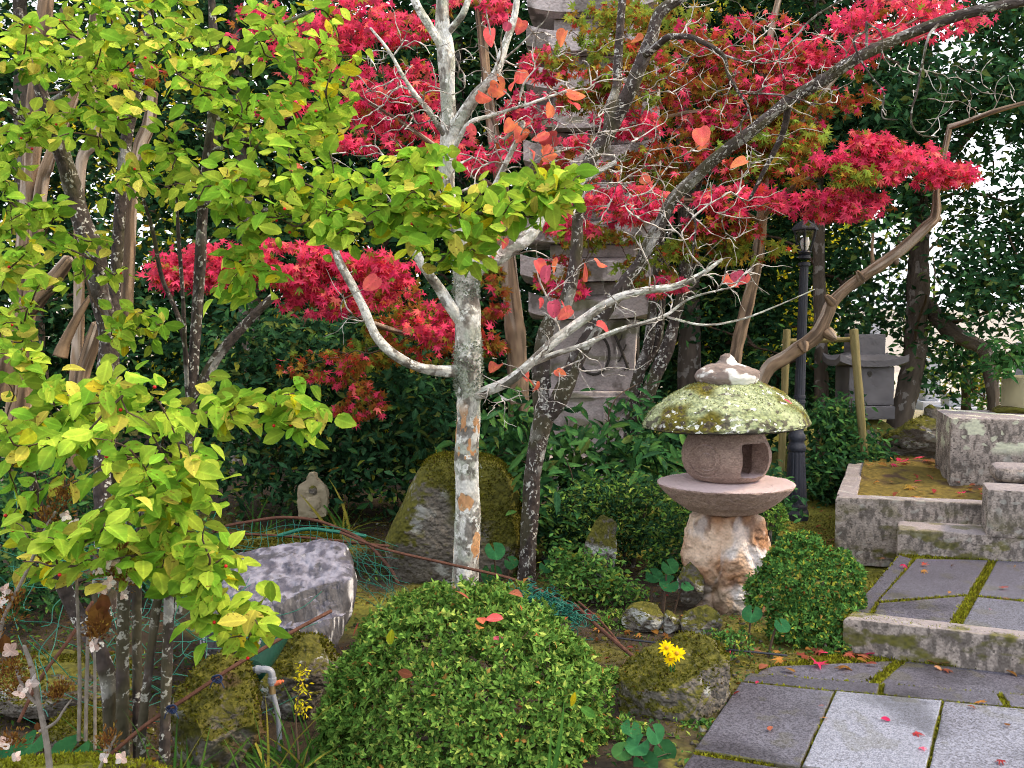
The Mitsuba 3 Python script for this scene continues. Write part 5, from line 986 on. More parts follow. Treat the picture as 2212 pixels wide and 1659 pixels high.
# ---- winterberry-like bushes with yellow-green leaves in front
YG = ([0, 9], [.955, .045])
def berrybush(label, limbs, spec, seed, size, per, spread, parts, bark='bark_dark', nb=26):
    k = thing('berry_bush', label, 'bush'); t = Tree(k, bark, 'twig_dark'); g = R(seed)
    for i, (p, r) in enumerate(limbs): t.limb('stem', pth(p), r, .2, 14)
    P, D = t.reach(blobs(spec, g, .0), g, .0042, .06, 2.5)
    L = leafy(P, D, g, per, spread, 'ovate', size, YG, .55, .75, .55, .2); emit(k, 'leaf', 'foliage', L, 'leaf', parts); t.done()
    bp = L[0].mean(1)[g.choice(len(L[0]), nb, replace=False)] - [0, .02, .015]; bs = trimesh.creation.icosphere(1)
    for p in bp: put((np.array(bs.vertices) * .0052 + p, bs.faces), 'berry', 'berry', k, True)
    return k
berrybush('bright yellow-green leafy bush on slim white-flecked stems at the lower left',
          [([(266, 1640, 3.45), (265, 1560, 3.45), (265, 1400, 3.45), (268, 1257, 3.45), (258, 1100, 3.4), (240, 950, 3.3), (220, 820, 3.2)], [.024, .022, .021, .021, .018, .012, .006]),
           ([(298, 1640, 3.5), (297, 1500, 3.5), (296, 1257, 3.55), (310, 1100, 3.5), (350, 960, 3.4)], [.018, .017, .017, .014, .007]),
           ([(304, 1640, 3.42), (308, 1560, 3.42), (326, 1408, 3.4), (343, 1274, 3.4), (360, 1150, 3.3), (420, 1080, 3.2)], [.017, .016, .015, .015, .010, .006]),
           ([(355, 1640, 3.4), (357, 1560, 3.4), (363, 1375, 3.4), (366, 1240, 3.4), (372, 1100, 3.5), (385, 980, 3.5), (440, 890, 3.4), (560, 880, 3.3), (640, 890, 3.2)], [.020, .019, .018, .017, .015, .012, .009, .006, .004]),
           ([(244, 1640, 3.5), (240, 1560, 3.5), (235, 1475, 3.5), (215, 1408, 3.5), (175, 1341, 3.55), (141, 1274, 3.55), (104, 1190, 3.5), (80, 1080, 3.4), (50, 950, 3.3)], [.030, .029, .028, .027, .027, .026, .024, .016, .008])],
          [(230, 1000, 200, 110, 2.9, .3, 30), (110, 1160, 120, 90, 2.85, .25, 20), (370, 1120, 100, 110, 2.9, .25, 22), (90, 900, 100, 80, 3.0, .3, 12), (270, 880, 150, 70, 3.0, .3, 14), (455, 1215, 60, 45, 2.85, .12, 9), (420, 1300, 50, 50, 2.9, .12, 7), (530, 1365, 75, 30, 2.85, .1, 9),
           (480, 880, 90, 36, 3.2, .1, 9), (610, 860, 36, 30, 3.15, .08, 5), (665, 930, 36, 34, 3.1, .08, 6), (290, 1220, 130, 40, 3.0, .2, 10), (40, 800, 80, 60, 3.2, .2, 8)], 61, (.046, .088), 7, .16, 300)
berrybush('taller yellow-green leafy bush whose long spray crosses in front of the pale trunk',
          [([(395, 1330, 4.3), (402, 1150, 4.3), (410, 956, 4.3), (417, 805, 4.3), (427, 654, 4.3), (433, 553, 4.25), (440, 430, 4.2), (452, 330, 4.15), (468, 190, 4.1), (462, 90, 4.05), (455, -40, 4.0)], [.034, .030, .026, .025, .024, .024, .022, .024, .026, .018, .012]),
           ([(410, 830, 4.3), (390, 700, 4.25), (350, 600, 4.2), (330, 500, 4.1), (300, 400, 4.0)], [.012, .01, .009, .008, .005]), ([(405, 850, 4.3), (400, 760, 4.2), (395, 640, 4.1), (385, 500, 4.0), (380, 380, 3.9)], [.010, .009, .008, .007, .004]),
           ([(440, 440, 4.2), (540, 450, 3.9), (660, 470, 3.6), (800, 480, 3.4), (960, 470, 3.3), (1080, 455, 3.25), (1200, 430, 3.2)], [.014, .012, .011, .009, .008, .006, .004]),
           ([(468, 190, 4.1), (520, 130, 4.0), (600, 60, 3.9), (680, 20, 3.8)], [.014, .012, .009, .006]), ([(450, 330, 4.15), (540, 300, 4.0), (640, 290, 3.9), (720, 250, 3.8)], [.012, .01, .008, .005]), ([(420, 860, 4.3), (470, 770, 4.3), (540, 690, 4.3), (590, 640, 4.3)], [.026, .022, .02, .016])],
          [(540, 440, 150, 60, 3.5, .2, 24), (760, 450, 150, 75, 3.3, .2, 30), (960, 460, 120, 90, 3.2, .15, 26), (1130, 430, 90, 55, 3.15, .12, 18), (880, 370, 110, 45, 3.25, .15, 13), (1215, 390, 60, 34, 3.15, .08, 9), (600, 150, 150, 140, 3.7, .3, 34), (660, 310, 90, 60, 3.6, .2, 12), (430, 340, 110, 90, 3.6, .25, 16),
           (460, 110, 120, 110, 3.8, .3, 20), (560, 590, 90, 50, 3.5, .15, 9), (470, 640, 60, 50, 3.7, .15, 5), (740, 90, 40, 70, 3.7, .15, 8), (740, 250, 40, 40, 3.6, .12, 5), (960, 540, 70, 26, 3.2, .1, 6)], 62, (.042, .082), 7, .16, 300)
berrybush('leafy yellow-green bush on a dark crooked trunk at the upper left',
          [([(225, 1360, 4.7), (228, 1150, 4.7), (226, 950, 4.7), (232, 822, 4.7), (235, 721, 4.7), (215, 637, 4.65), (205, 553, 4.6), (178, 480, 4.6), (161, 420, 4.6), (135, 336, 4.55), (100, 235, 4.5), (67, 118, 4.45), (40, 20, 4.4)], [.055, .052, .048, .046, .046, .046, .046, .042, .040, .036, .030, .024, .016]),
           ([(140, 345, 4.55), (100, 300, 4.5), (50, 260, 4.4), (0, 215, 4.3)], [.024, .02, .017, .012]), ([(240, 730, 4.75), (250, 600, 4.8), (262, 420, 4.8), (275, 290, 4.8), (300, 185, 4.8), (319, 50, 4.8), (330, -50, 4.8)], [.03, .028, .026, .026, .025, .022, .018]),
           ([(120, 290, 4.5), (105, 230, 4.5), (150, 190, 4.4), (230, 100, 4.2)], [.014, .012, .010, .006])],
          [(110, 90, 140, 100, 4.0, .35, 34), (80, 260, 100, 70, 4.0, .3, 16), (60, 470, 80, 50, 3.9, .3, 16), (60, 590, 90, 70, 3.8, .3, 18), (250, 170, 110, 140, 4.0, .35, 30), (320, 430, 90, 60, 3.9, .25, 12), (40, 730, 70, 60, 3.8, .3, 10), (280, 700, 90, 50, 3.9, .2, 12), (330, 40, 120, 80, 4.1, .3, 22), (200, 560, 70, 60, 4.0, .2, 7), (10, 380, 40, 60, 4.0, .2, 6)], 63, (.042, .078), 7, .15, 300)

# ================================================================ clipped shrubs
def dome(label, c, rad, n, size, pal, seed, parts, lobes=((0, 0, 0, 1),), lumpy=1.0, name='clipped_bush', thr=.30, kind='tiny', cluster=6, rim=.05, low=-.15):
    """rosettes of small leaves on the surface of a dome, over twigs and a dark core"""
    k = thing(name, label, 'bush'); g = R(seed); m = n // cluster
    Ps, Ns = [], []
    for ox, oy, oz, sc_ in lobes:
        d = nrm(g.normal(size=(m * 3, 3))); d = d[(d[:, 2] > low)]; d = d[meshkit.fbm(d * 5 + seed, 3, seed) > thr][:int(m * sc_ ** 2)]
        lump = 1 + lumpy * .10 * (meshkit.fbm(d * 2.6 + seed, 3, seed + 1) - .5) * 2 + lumpy * .07 * (meshkit.fbm(d * 8 + seed, 2, seed + 2) - .5) * 2
        q_ = d * rad * (sc_ * lump * (1 - rim * g.random(len(d)) ** 1.5 * 3 + .05 * g.random(len(d)) ** 6))[:, None] + np.array([ox, oy, oz]) * rad
        inside = np.zeros(len(d), bool)
        for px2, py2, pz2, s2 in lobes:
            if (px2, py2, pz2, s2) != (ox, oy, oz, sc_): inside |= np.linalg.norm((q_ - np.array([px2, py2, pz2]) * rad) / np.asarray(rad), axis=1) < s2 * .80
        Ps.append(c + q_[~inside]); Ns.append(nrm(d / np.asarray(rad))[~inside])
    P, nm = np.vstack(Ps), np.vstack(Ns)
    keep = (nm * nrm(EYE - P)).sum(-1) > -.30; P, nm = P[keep], nm[keep]; q = len(P)
    tip = nrm(nm + .55 * g.normal(size=nm.shape) * .6 + [0, 0, .35])
    a = np.cross(tip, [0.3, .2, .9]); a = nrm(a); b = np.cross(tip, a)
    th = (np.arange(cluster) * 2.4)[None] + g.uniform(0, 6.3, q)[:, None]; open_ = g.uniform(.5, 1.15, (q, cluster))
    ax = nrm(tip[:, None] * np.cos(open_)[..., None] + (a[:, None] * np.cos(th)[..., None] + b[:, None] * np.sin(th)[..., None]) * np.sin(open_)[..., None])
    nn = nrm(tip[:, None] - ax * (tip[:, None] * ax).sum(-1, keepdims=True) + .2 * g.normal(size=ax.shape))
    p = np.repeat(P[:, None], cluster, 1) + g.normal(size=ax.shape) * size[1] * .12
    ax, nn, p = (x.reshape(-1, 3) for x in (ax, nn, p))
    pals = np.where(g.random(len(p)) < .015, 18, pal)
    emit(k, 'leaf', 'foliage', scatter(kind, p, ax, nn, g.uniform(*size, len(p)), pals, g), 'leaf_glossy', parts)
    t = Tree(k, 'bark_grey', 'twig_dark'); base = np.array([c[0], c[1], c[2] - rad[2] * .25 - .05])
    for i in range(5):
        e = c + np.array([math.cos(i * 1.26), math.sin(i * 1.26), .55]) * np.asarray(rad) * .55
        t.limb('stem', np.array([base + [.02 * math.cos(i * 1.26), .02 * math.sin(i * 1.26), -.1], base * .5 + e * .5 + [0, 0, -.03], e]), [.012, .009, .005], .2, 7)
    t.reach(P[g.choice(q, min(q, 320), replace=False)] - nm[:1] * 0, g, .003, .02); t.done(); return k, P, nm
az, azP, azN = dome('large clipped dome of small-leaved azalea in the centre foreground', at(1005, 1590, 3.85) + [0, 0, -.03], (.555, .52, .60), 78000, (.021, .034), 5, 71, 300, low=-.6, thr=.27, lumpy=1.15, rim=.075)
bx, bxP, bxN = dome('small round bush with yellow-flecked leaves beside the stone lantern and the step', at(1738, 1278, 4.85), (.275, .26, .27), 22000, (.018, .030), 6, 72, 200, low=-.75, thr=.40, rim=.12, lumpy=1.8, lobes=((0, .1, .0, .66), (-.56, 0, -.02, .44), (.50, .0, .26, .48), (.44, -.1, -.50, .54), (-.22, -.2, -.52, .46), (-.02, .1, .56, .46), (-.34, -.1, .36, .42), (.62, 0, -.12, .40)))
dome('small leafy sprig mound at the foot of the lantern boulder', at(1570, 1395, 4.55), (.13, .11, .07), 700, (.016, .026), 6, 74, 60, low=-.2, name='low_plant', thr=.40, rim=.2)
dome('small moss-green clump behind the lantern beside the lamp post foot', at(1655, 1125, 6.3), (.12, .12, .13), 1800, (.018, .028), 5, 75, 0, low=-.4, name='low_plant', thr=.36)

for lab_, x_, y_, Y_2, r_, n_, sd_ in (('low leafy clump on the soil between the azalea dome and the flower boulder', 1300, 1475, 4.35, (.14, .11, .06), 1100, 76), ('low leafy clump at the foot of the flower boulder by the paving edge', 1520, 1600, 3.8, (.13, .08, .07), 1000, 77),
                                       ('low leafy clump between the rounded stones and the loose shrub', 1330, 1345, 5.1, (.12, .10, .06), 800, 78), ('low leafy clump against the left end of the low step', 1800, 1400, 4.65, (.10, .07, .08), 700, 79), ('low leafy clump below the right flank of the azalea dome', 1350, 1600, 3.75, (.10, .08, .08), 700, 80)):
    dome(lab_, at(x_, y_, Y_2), r_, n_, (.016, .028), 6 if sd_ % 2 else 5, sd_, 40, low=-.2, name='low_plant', thr=.38, rim=.2)

# ---- round glossy leaves
def rounds(label, pts, Y, size, seed, pal=7, z=None):
    k = thing('leopard_plant', label, 'plant'); g = R(seed); tb = []
    for i, (x, y, w) in enumerate(pts):
        p = at(x, y, Y + .08 * g.uniform(-1, 1)); ax = nrm(np.array([g.normal() * .5, -.5 + .2 * g.normal(), -.55])); nn = nrm(np.array([.15 * g.normal(), -.72, .62]) + .14 * g.normal(size=3))
        L = scatter('round', p[None] - ax * w * .35, ax[None], nn[None], [w], pal, g, (.98, 1.05)); lk = put((L[0][0], L[1]), 'leaf_glossy', 'leaf', k, True, L[2][0])
        gp = np.array([p[0] * .6 + at(pts[0][0], pts[0][1], Y)[0] * .4, p[1] + .05, gzz(p[0], p[1] + .05) - .02]); 
        v, f, u = tube(np.array([p - ax * w * .30 - nn * .01, (p + gp) / 2 + [0, .03, .03], gp]), [.004, .005, .006], 6); put((v, f), 'twig_dark', 'stalk', lk, True)
rounds('round glossy dark leaves between the pale trunk and the cherry trunk', [(1070, 1192, .125), (1062, 1242, .12), (1105, 1215, .08), (1180, 1225, .08)], 5.55, 0, 81)
rounds('four round green leaves left of the lantern boulder', [(1412, 1245, .085), (1448, 1225, .09), (1445, 1262, .10), (1484, 1268, .065)], 5.15, 0, 82)
rounds('two round green leaves under the small round bush', [(1625, 1328, .09), (1690, 1352, .075)], 4.55, 0, 83)
rounds('round green leaves beside the azalea dome at the bottom edge', [(1362, 1578, .075), (1418, 1585, .07), (1378, 1612, .085), (1436, 1625, .085), (1395, 1650, .09), (1345, 1625, .07)], 3.50, 0, 84)
rounds('large round glossy leaves at the lower left corner', [(150, 1630, .13), (70, 1610, .11), (185, 1645, .11), (20, 1640, .09)], 3.25, 0, 85)

# ---- grass, moss tufts, litter
def grass(label, pts, seed, pal=11, L=(.18, .46), name='grass_tuft', kind='thing', n=26):
    g = R(seed)
    for (x, y, Y), lab in zip(pts, label):
        k = thing(name, lab, 'grass'); c = at(x, y, Y); c[2] = gzz(c[0], c[1])
        P = c + np.column_stack([g.normal(size=(n, 2)) * .035, np.zeros(n)]); A = nrm(np.column_stack([g.normal(size=(n, 2)) * .5, np.ones(n)])); 
        N = nrm(np.column_stack([A[:, :2] * -1, np.full(n, .6)]) + .2 * g.normal(size=(n, 3)))
        emit(k, 'blade', 'blades', scatter('blade', P, A, N, g.uniform(*L, n), pal, g, (.5, .9)), 'leaf', n)
grass(['long arching grass blades in front of the water pipe', 'grass blades between the mossy boulder and the azalea dome', 'tuft of grass at the bottom edge left of the azalea dome', 'grass tuft at the feet of the leafy stems', 'thin grass beside the slim stems at the bottom edge', 'grass by the dark hedge behind the hoop', 'grassy tuft at the foot of the carved stone'],
      [(590, 1600, 3.5), (645, 1590, 3.6), (560, 1650, 3.3), (410, 1650, 3.35), (320, 1650, 3.3), (560, 1120, 6.7), (740, 1110, 6.9)], 91)
k = thing('iris_blade', 'tall yellow-tipped grass blade rising in front of the azalea dome', 'grass'); g = R(92)
for x, y, l, lean_, pl in ((1190, 1690, .27, .25, 11), (1180, 1700, .20, .15, 11)):
    L = scatter('blade', at(x, y, 3.22)[None], nrm(np.array([[lean_, .0, 1.0]])), np.array([[.1, -1, .1]]), [l], pl, g, (1.0, 1.1)); put((L[0][0], L[1]), 'leaf', 'blade', k, True, L[2][0])
def carpet(k, lab, cat, kindn, xs, ys, n, size, pal, seed, flat=.9, kind='tiny', mask=None, zoff=.002, up=1.0):
    g = R(seed); x = g.uniform(*xs, n); y = g.uniform(*ys, n); m = np.ones(n, bool) if mask is None else mask(x, y); x, y = x[m], y[m]
    P = np.column_stack([x, y, gz(np.column_stack([y, x])) + zoff]); q = len(P)
    A = nrm(np.column_stack([g.normal(size=(q, 2)), g.normal(size=q) * (1 - flat) + (0 if flat > .5 else .5)])); N = nrm(np.column_stack([g.normal(size=(q, 2)) * .4, np.ones(q)]))
    v, F, u = scatter(kind, P, A, N, g.uniform(*size, q), pal if np.isscalar(pal) else g.choice(pal[0], q, p=pal[1]), g)
    f = (F[None] + (np.arange(q) * v.shape[1])[:, None, None]).reshape(-1, 3)
    scene[k] = mikit.ply((v.reshape(-1, 3), f), 'leaf', smooth=True, uv=u.reshape(-1, 2)); labels[k] = {'label': lab, 'category': cat, 'kind': 'stuff'}
import shapely
from shapely.geometry import Polygon as Pg2
PAVE = shapely.union_all([Pg2(np.asarray(low)).buffer(.0), Pg2(np.asarray(bed)).buffer(.03), Pg2([Qb(0, 0), Qb(2, 0), Qb(2, 2.1), Qb(0, 2.1)]), Pg2([Nb(0, 0), Nb(1.8, 0), Nb(1.8, .5), Nb(0, .5)])])
def offpave(x, y): return ~shapely.contains_xy(PAVE, x, y)
carpet('leaf_litter', 'scattered dry brown and red leaf litter on the garden soil', 'leaf litter', '', (-3.5, 4), (2.9, 9), 16000, (.010, .030), ([13, 8, 11], [.80, .14, .06]), 93, mask=lambda x, y: offpave(x, y) & (meshkit.fbm(np.column_stack([x * 2, y * 2, 0 * x]), 3, 2) > .42))
carpet('moss_cover', 'fine moss tufts covering the garden ground', 'moss', '', (-2.5, 2.6), (2.9, 7.6), 62000, (.009, .019), 15, 94, flat=.3, mask=lambda x, y: offpave(x, y) & (meshkit.fbm(np.column_stack([x * 1.3 + 2, y * 1.3, 0 * x]), 4, 9) + .3 * np.clip((x - 1.2) / .7, 0, 1) + .2 * np.exp(-((x - .9) / .7) ** 2 - ((y - 4.6) / 1.0) ** 2) > .50))
carpet('ground_cover', 'small creeping green plants over the shaded soil', 'ground cover', '', (-3, 1.5), (3.1, 8.5), 15000, (.014, .034), ([14, 5, 6], [.5, .3, .2]), 95, flat=.5, kind='tiny', zoff=.015, mask=lambda x, y: offpave(x, y) & (meshkit.fbm(np.column_stack([x * 2.4 + 7, y * 2.4, 0 * x]), 3, 5) > .50))
g = R(97); px_, py_ = g.uniform(-2.2, 2.2, 1500), g.uniform(3.1, 7.5, 1500); ok = offpave(px_, py_) & (meshkit.fbm(np.column_stack([px_ * 2, py_ * 2, 0 * px_]), 3, 6) > .45); px_, py_ = px_[ok], py_[ok]
pm = trimesh.creation.icosphere(1); pv_, pf_ = np.array(pm.vertices), np.array(pm.faces); q = len(px_); rs = .006 + .022 * g.random((q, 1, 1)) ** 3
pv_ = pv_[None] * (1 + .35 * g.normal(size=(q, 42, 1)) * .4) * rs * g.uniform(.6, 1.2, (q, 1, 3)) + np.column_stack([px_, py_, gz(np.column_stack([py_, px_]))])[:, None]
scene['pebbles'] = mikit.ply((pv_.reshape(-1, 3), (pf_[None] + (np.arange(q) * 42)[:, None, None]).reshape(-1, 3)), 'boulder', smooth=True); labels['pebbles'] = {'label': 'small dark pebbles scattered over the garden soil', 'category': 'pebbles', 'kind': 'stuff'}
mb = MB()
for i in range(420):
    x, y = g.uniform(-2, 1.9), g.uniform(3.2, 7.2); a = g.uniform(0, 6.3); l = g.uniform(.03, .16)
    if not offpave(np.array([x]), np.array([y]))[0]: continue
    p = np.array([[x + t_ * l * math.cos(a) + .006 * g.normal(), y + t_ * l * math.sin(a) + .006 * g.normal(), 0] for t_ in (0, .5, 1)]); p[:, 2] = gz(p[:, [1, 0]]) + .006 + .01 * g.random(); mb.add(*tube(p, .0018, 4, n=2))
scene['fallen_twigs'] = mikit.ply(mb.mesh(), 'twig_dark', smooth=True, uv=mb.uv()); labels['fallen_twigs'] = {'label': 'thin dry twigs lying over the garden soil', 'category': 'twigs', 'kind': 'stuff'}
g = R(96)
k = thing('moss_cushion', 'bright yellow-green moss along the bottom left edge', 'moss'); v, f = rock(at(130, 1712, 2.95), (.42, .16, .09), 9, 2, .15, 4); put((v, f), 'joint_moss', at_key=k); tufts(k, v, f, 9000, 19, (.010, .022), 6, .1, .3)
SL = shapely.union_all([Pg2(p).convex_hull.buffer(-.004) for p, *_ in slabs]); g = R(98); JP = []
for poly, z_ in ((low, -.020), (bed, ZT - .018)):
    b_ = Pg2(np.asarray(poly)).convex_hull; x0, y0, x1, y1 = b_.bounds; x, y = g.uniform(x0, x1, 130000), g.uniform(y0, y1, 130000); ok = shapely.contains_xy(b_, x, y) & ~shapely.contains_xy(SL, x, y); JP.append(np.column_stack([x[ok], y[ok], np.full(ok.sum(), z_)]))
JP = np.vstack(JP); JP = JP[in_frame(JP)][:12000]; q = len(JP); L = scatter('tiny', JP, nrm(np.column_stack([g.normal(size=(q, 2)) * .5, np.ones(q)])), nrm(g.normal(size=(q, 3))), g.uniform(.012, .026, q), g.choice([19, 15], q, p=[.7, .3]), g)
scene['joint_tufts'] = mikit.ply((L[0].reshape(-1, 3), (L[1][None] + (np.arange(q) * L[0].shape[1])[:, None, None]).reshape(-1, 3)), 'leaf', smooth=True, uv=L[2].reshape(-1, 2)); labels['joint_tufts'] = {'label': 'green moss tufts growing out of the joints of the paving', 'category': 'moss', 'kind': 'stuff'}
# ---- single fallen leaves
def fallen(n, spots, zf, lab, group, seed, size=(.03, .06), pal=8, kinds=('ovate', 'maple'), pr=(.45, .2, .25, .1), up=.010):
    g = R(seed)
    for i in range(n):
        x, y = spots(g); z = zf(x, y); kd = kinds[g.integers(len(kinds))]; pal, tone = ((8, 'dull red'), (13, 'dry brown'), (18, 'orange'), (1, 'crimson'))[g.choice(4, p=pr)]
        a = g.uniform(0, 6.3); w_ = tone + (' star-shaped ' if kd == 'maple' else ' oval '); k = thing('fallen_leaf', w_ + lab, 'leaf', w_ + group)
        L = scatter(kd, np.array([[x, y, z + up]]), np.array([[math.cos(a), math.sin(a), .05 * g.normal()]]), np.array([[.25 * g.normal(), .25 * g.normal(), 1]]), [g.uniform(*size)], pal, g)
        put((L[0][0], L[1]), 'leaf', at_key=k, uv=L[2][0])
def pix(*boxes, z=0.0):
    def f(g):
        b = boxes[g.integers(len(boxes))]; p = gr(g.uniform(b[0], b[1]), g.uniform(b[2], b[3]), z); return p[0], p[1]
    return f
fallen(34, pix((1620, 2212, 1412, 1455), (1700, 1900, 1405, 1430), z=-.008), lambda x, y: -.006, 'leaf lying along the foot of the low step', 'fallen leaves along the foot of the step', 101, (.035, .065))
fallen(12, pix((1560, 2212, 1470, 1650)), lambda x, y: .003, 'small leaf lying loose on the big grey paving slabs', 'fallen leaves on the lower paving', 102, (.02, .04))
fallen(10, pix((1900, 2200, 1210, 1330), z=.15), lambda x, y: .155, 'small leaf on the upper paving beyond the low step', 'fallen leaves on the upper paving', 103, (.02, .04))
fallen(84, lambda g: tuple(Q0 + exq * g.uniform(.15, 1.6) + eyq * g.uniform(.18, 1.9)), lambda x, y: zplot((x, y)), 'leaf on the moss inside the raised grave plot', 'fallen leaves in the grave plot', 104, (.04, .07), pr=(.4, .1, .2, .3), up=.022)
def soilspot(*b):
    def f(g):
        q = b[g.integers(len(b))]; p = on_ground(g.uniform(q[0], q[1]), g.uniform(q[2], q[3])); return p[0], p[1]
    return f
fallen(40, soilspot((1740, 1920, 1130, 1240), (1760, 1900, 1150, 1290)), lambda x, y: gzz(x, y), 'leaf on the moss between the lamp post and upper step', 'fallen leaves on the moss by the lamp post', 105, (.03, .055), up=.02)
fallen(34, soilspot((1280, 1500, 1330, 1410), (1340, 1640, 1360, 1440)), lambda x, y: gzz(x, y), 'leaf on the dark soil before the lantern boulder', 'fallen leaves on the soil before the lantern', 106, (.03, .055), up=.02)
g = R(107)   # leaves caught on the clipped dome and the lantern roof
for x, y, pal, lab in ((1045, 1330, 3, 'pale pink leaf caught near the top of the azalea dome'), (1085, 1328, 3, 'small pink leaf caught on the right top of the azalea dome'), (832, 1396, 9, 'yellow leaf caught on the left of the azalea dome'), (893, 1440, 8, 'pinkish brown leaf caught low on the left of the azalea dome'), (1062, 1365, 3, 'folded pale pink leaf caught in the middle of the azalea dome'),
                       (965, 1300, 8, 'small red leaf on the crest of the azalea dome'), (1075, 1290, 8, 'orange leaf on the crest of the azalea dome, right of the trunk'), (750, 1345, 8, 'tan leaf on the left shoulder of the azalea dome'), (1255, 1525, 11, 'bright green leaf caught on the right side of the azalea dome'), (1240, 1545, 9, 'yellow leaf caught on the right side of the azalea dome')):
    d = nrm((at(x, y, 1.0) - EYE)[None])[0]; t_ = (azP - EYE) @ d; off = np.linalg.norm(azP - EYE - t_[:, None] * d, axis=1); c_ = np.where(off < .04)[0]
    j = c_[np.argmin(t_[c_])] if len(c_) else int(np.argmin(off)); p = azP[j] + azN[j] * .03; k = thing('fallen_leaf', lab, 'leaf')
    L = scatter('ovate', p[None], nrm(g.normal(size=(1, 3)) * [1, .3, .6]), nrm(azN[j] + .3 * g.normal(size=3))[None], [g.uniform(.045, .065)], pal, g); put((L[0][0], L[1]), 'leaf', at_key=k, uv=L[2][0])
k = thing('fallen_leaf', 'red leaf lying on the right top of the mossy lantern roof', 'leaf'); L = scatter('maple', np.array([[lc[0] + .25, lc[1] - .20, zr + .165]]), np.array([[1., -.3, -.4]]), np.array([[.4, -.5, .8]]), [.06], 1, g); put((L[0][0], L[1]), 'leaf', at_key=k, uv=L[2][0])

# ---- yellow flowers
def daisy(k, p, rad, nrmv, g, mat='leaf', pal=9, petals=12, name='petal'):
    n_ = nrm(np.asarray(nrmv, float)[None])[0]; a = nrm(np.cross(n_, [.2, .3, .9])[None])[0]; b = np.cross(n_, a); th = np.arange(petals) * 2 * np.pi / petals + g.uniform(0, 1)
    ax = a * np.cos(th)[:, None] + b * np.sin(th)[:, None] + n_ * .25; L = scatter('long', np.repeat(p[None], petals, 0), ax, np.repeat(n_[None], petals, 0), np.full(petals, rad), pal, g)
    s_ = trimesh.creation.icosphere(1); fk = put((np.array(s_.vertices) * rad * .24 + p + n_ * .004, s_.faces), 'yellow_disc', 'flower_head', k, True)
    for i in range(petals): put((L[0][i], L[1]), mat, name, fk, True, L[2][i])
scene['yellow_disc'] = solid((.55, .28, .02), .8)
scene['yellow_petal'] = {'type': 'principledthin', 'base_color': {'type': 'rgb', 'value': [.85, .62, .01]}, 'roughness': .5, 'diff_trans': .6}
k = thing('yellow_flower', 'bright yellow daisy-like flowers over the low boulder at the edge of the paving', 'flower'); g = R(111); base = at(1452, 1470, 3.95)
for x, y, r in ((1440, 1400, .034), (1462, 1412, .036), (1448, 1425, .026)):
    p = at(x, y, 3.92); daisy(k, p, r, (.1 * g.normal(), -.7, .6), g, 'yellow_petal'); v, f, u = tube(np.array([p - [0, -.006, .004], (p + base) / 2, base]), .0025, 6); put((v, f), 'leaf_glossy', 'stalk', k, True, np.full((len(v), 2), [14300.5, .5]))
k = thing('yellow_flower', 'single small yellow flower in the bushy shrub near the leaning post', 'flower'); daisy(k, at(1885, 1053 - 1 * 0, 7.3) * [1, 1, 1], .03, (.1, -.8, .5), g, 'yellow_petal', petals=8)

# ---- hydrangea with faded petals and brown heads
k = thing('hydrangea', 'faded hydrangea with papery pale petals and brown dried heads in the lower left corner', 'shrub'); t = Tree(k, 'twig_grey', 'twig_dark'); g = R(121); HYD = 2.9
for p, r in (([(110, 1690, HYD), (100, 1600, HYD), (80, 1500, HYD), (68, 1440, HYD), (52, 1395, HYD)], [.010, .009, .008, .008, .006]), ([(85, 1580, HYD), (120, 1560, HYD), (140, 1530, HYD), (155, 1510, HYD)], [.005, .004, .003, .002]), ([(-10, 1420, HYD), (10, 1330, HYD), (55, 1240, HYD), (95, 1150, HYD), (120, 1105, HYD)], [.006, .006, .005, .005, .004]),
             ([(80, 1520, HYD), (60, 1500, HYD), (40, 1460, HYD), (35, 1440, HYD)], [.006, .005, .005, .004]), ([(205, 1700, HYD), (215, 1660, HYD), (235, 1620, HYD), (250, 1590, HYD)], [.005, .005, .004, .003]), ([(205, 1620, 3.1), (205, 1480, 3.1), (204, 1400, 3.1)], [.005, .005, .004]), ([(185, 1600, 3.1), (188, 1450, 3.1), (195, 1350, 3.1), (240, 1270, 3.0)], [.006, .006, .005, .004]), ([(170, 1600, 3.1), (172, 1450, 3.1), (165, 1250, 3.1)], [.006, .006, .005])):
    t.limb('stem', pth(p), r, .2, 9)
for x, y, s_ in ((232, 1218, .030), (250, 1214, .026), (215, 1232, .03), (236, 1258, .032), (222, 1272, .03), (262, 1228, .028), (285, 1248, .03), (268, 1285, .026), (142, 1115, .028), (130, 1140, .026), (160, 1132, .03), (12, 1275, .034), (4, 1300, .03), (22, 1405, .040), (68, 1476, .046), (45, 1495, .036), (203, 1394, .036), (10, 1605, .036), (262, 1638 - 0, .032), (225, 1637, .03), (35, 1635, .028)):
    p = at(x, y, HYD - .06 + .05 * g.random()); th = np.arange(4) * 1.571 + g.uniform(0, 1.5); n_ = nrm(np.array([.3 * g.normal(), -.9, .45 + .2 * g.normal()])); a = nrm(np.cross(n_, [.2, .3, .9])); b = np.cross(n_, a)
    L = scatter('ovate', np.repeat(p[None], 4, 0), a * np.cos(th)[:, None] + b * np.sin(th)[:, None] + .1 * n_, np.repeat(n_[None], 4, 0), np.full(4, s_ * .62), 12, g, (1.2, 1.5))
    for i in range(4): put((L[0][i], L[1]), 'leaf', 'petal', k, True, L[2][i])
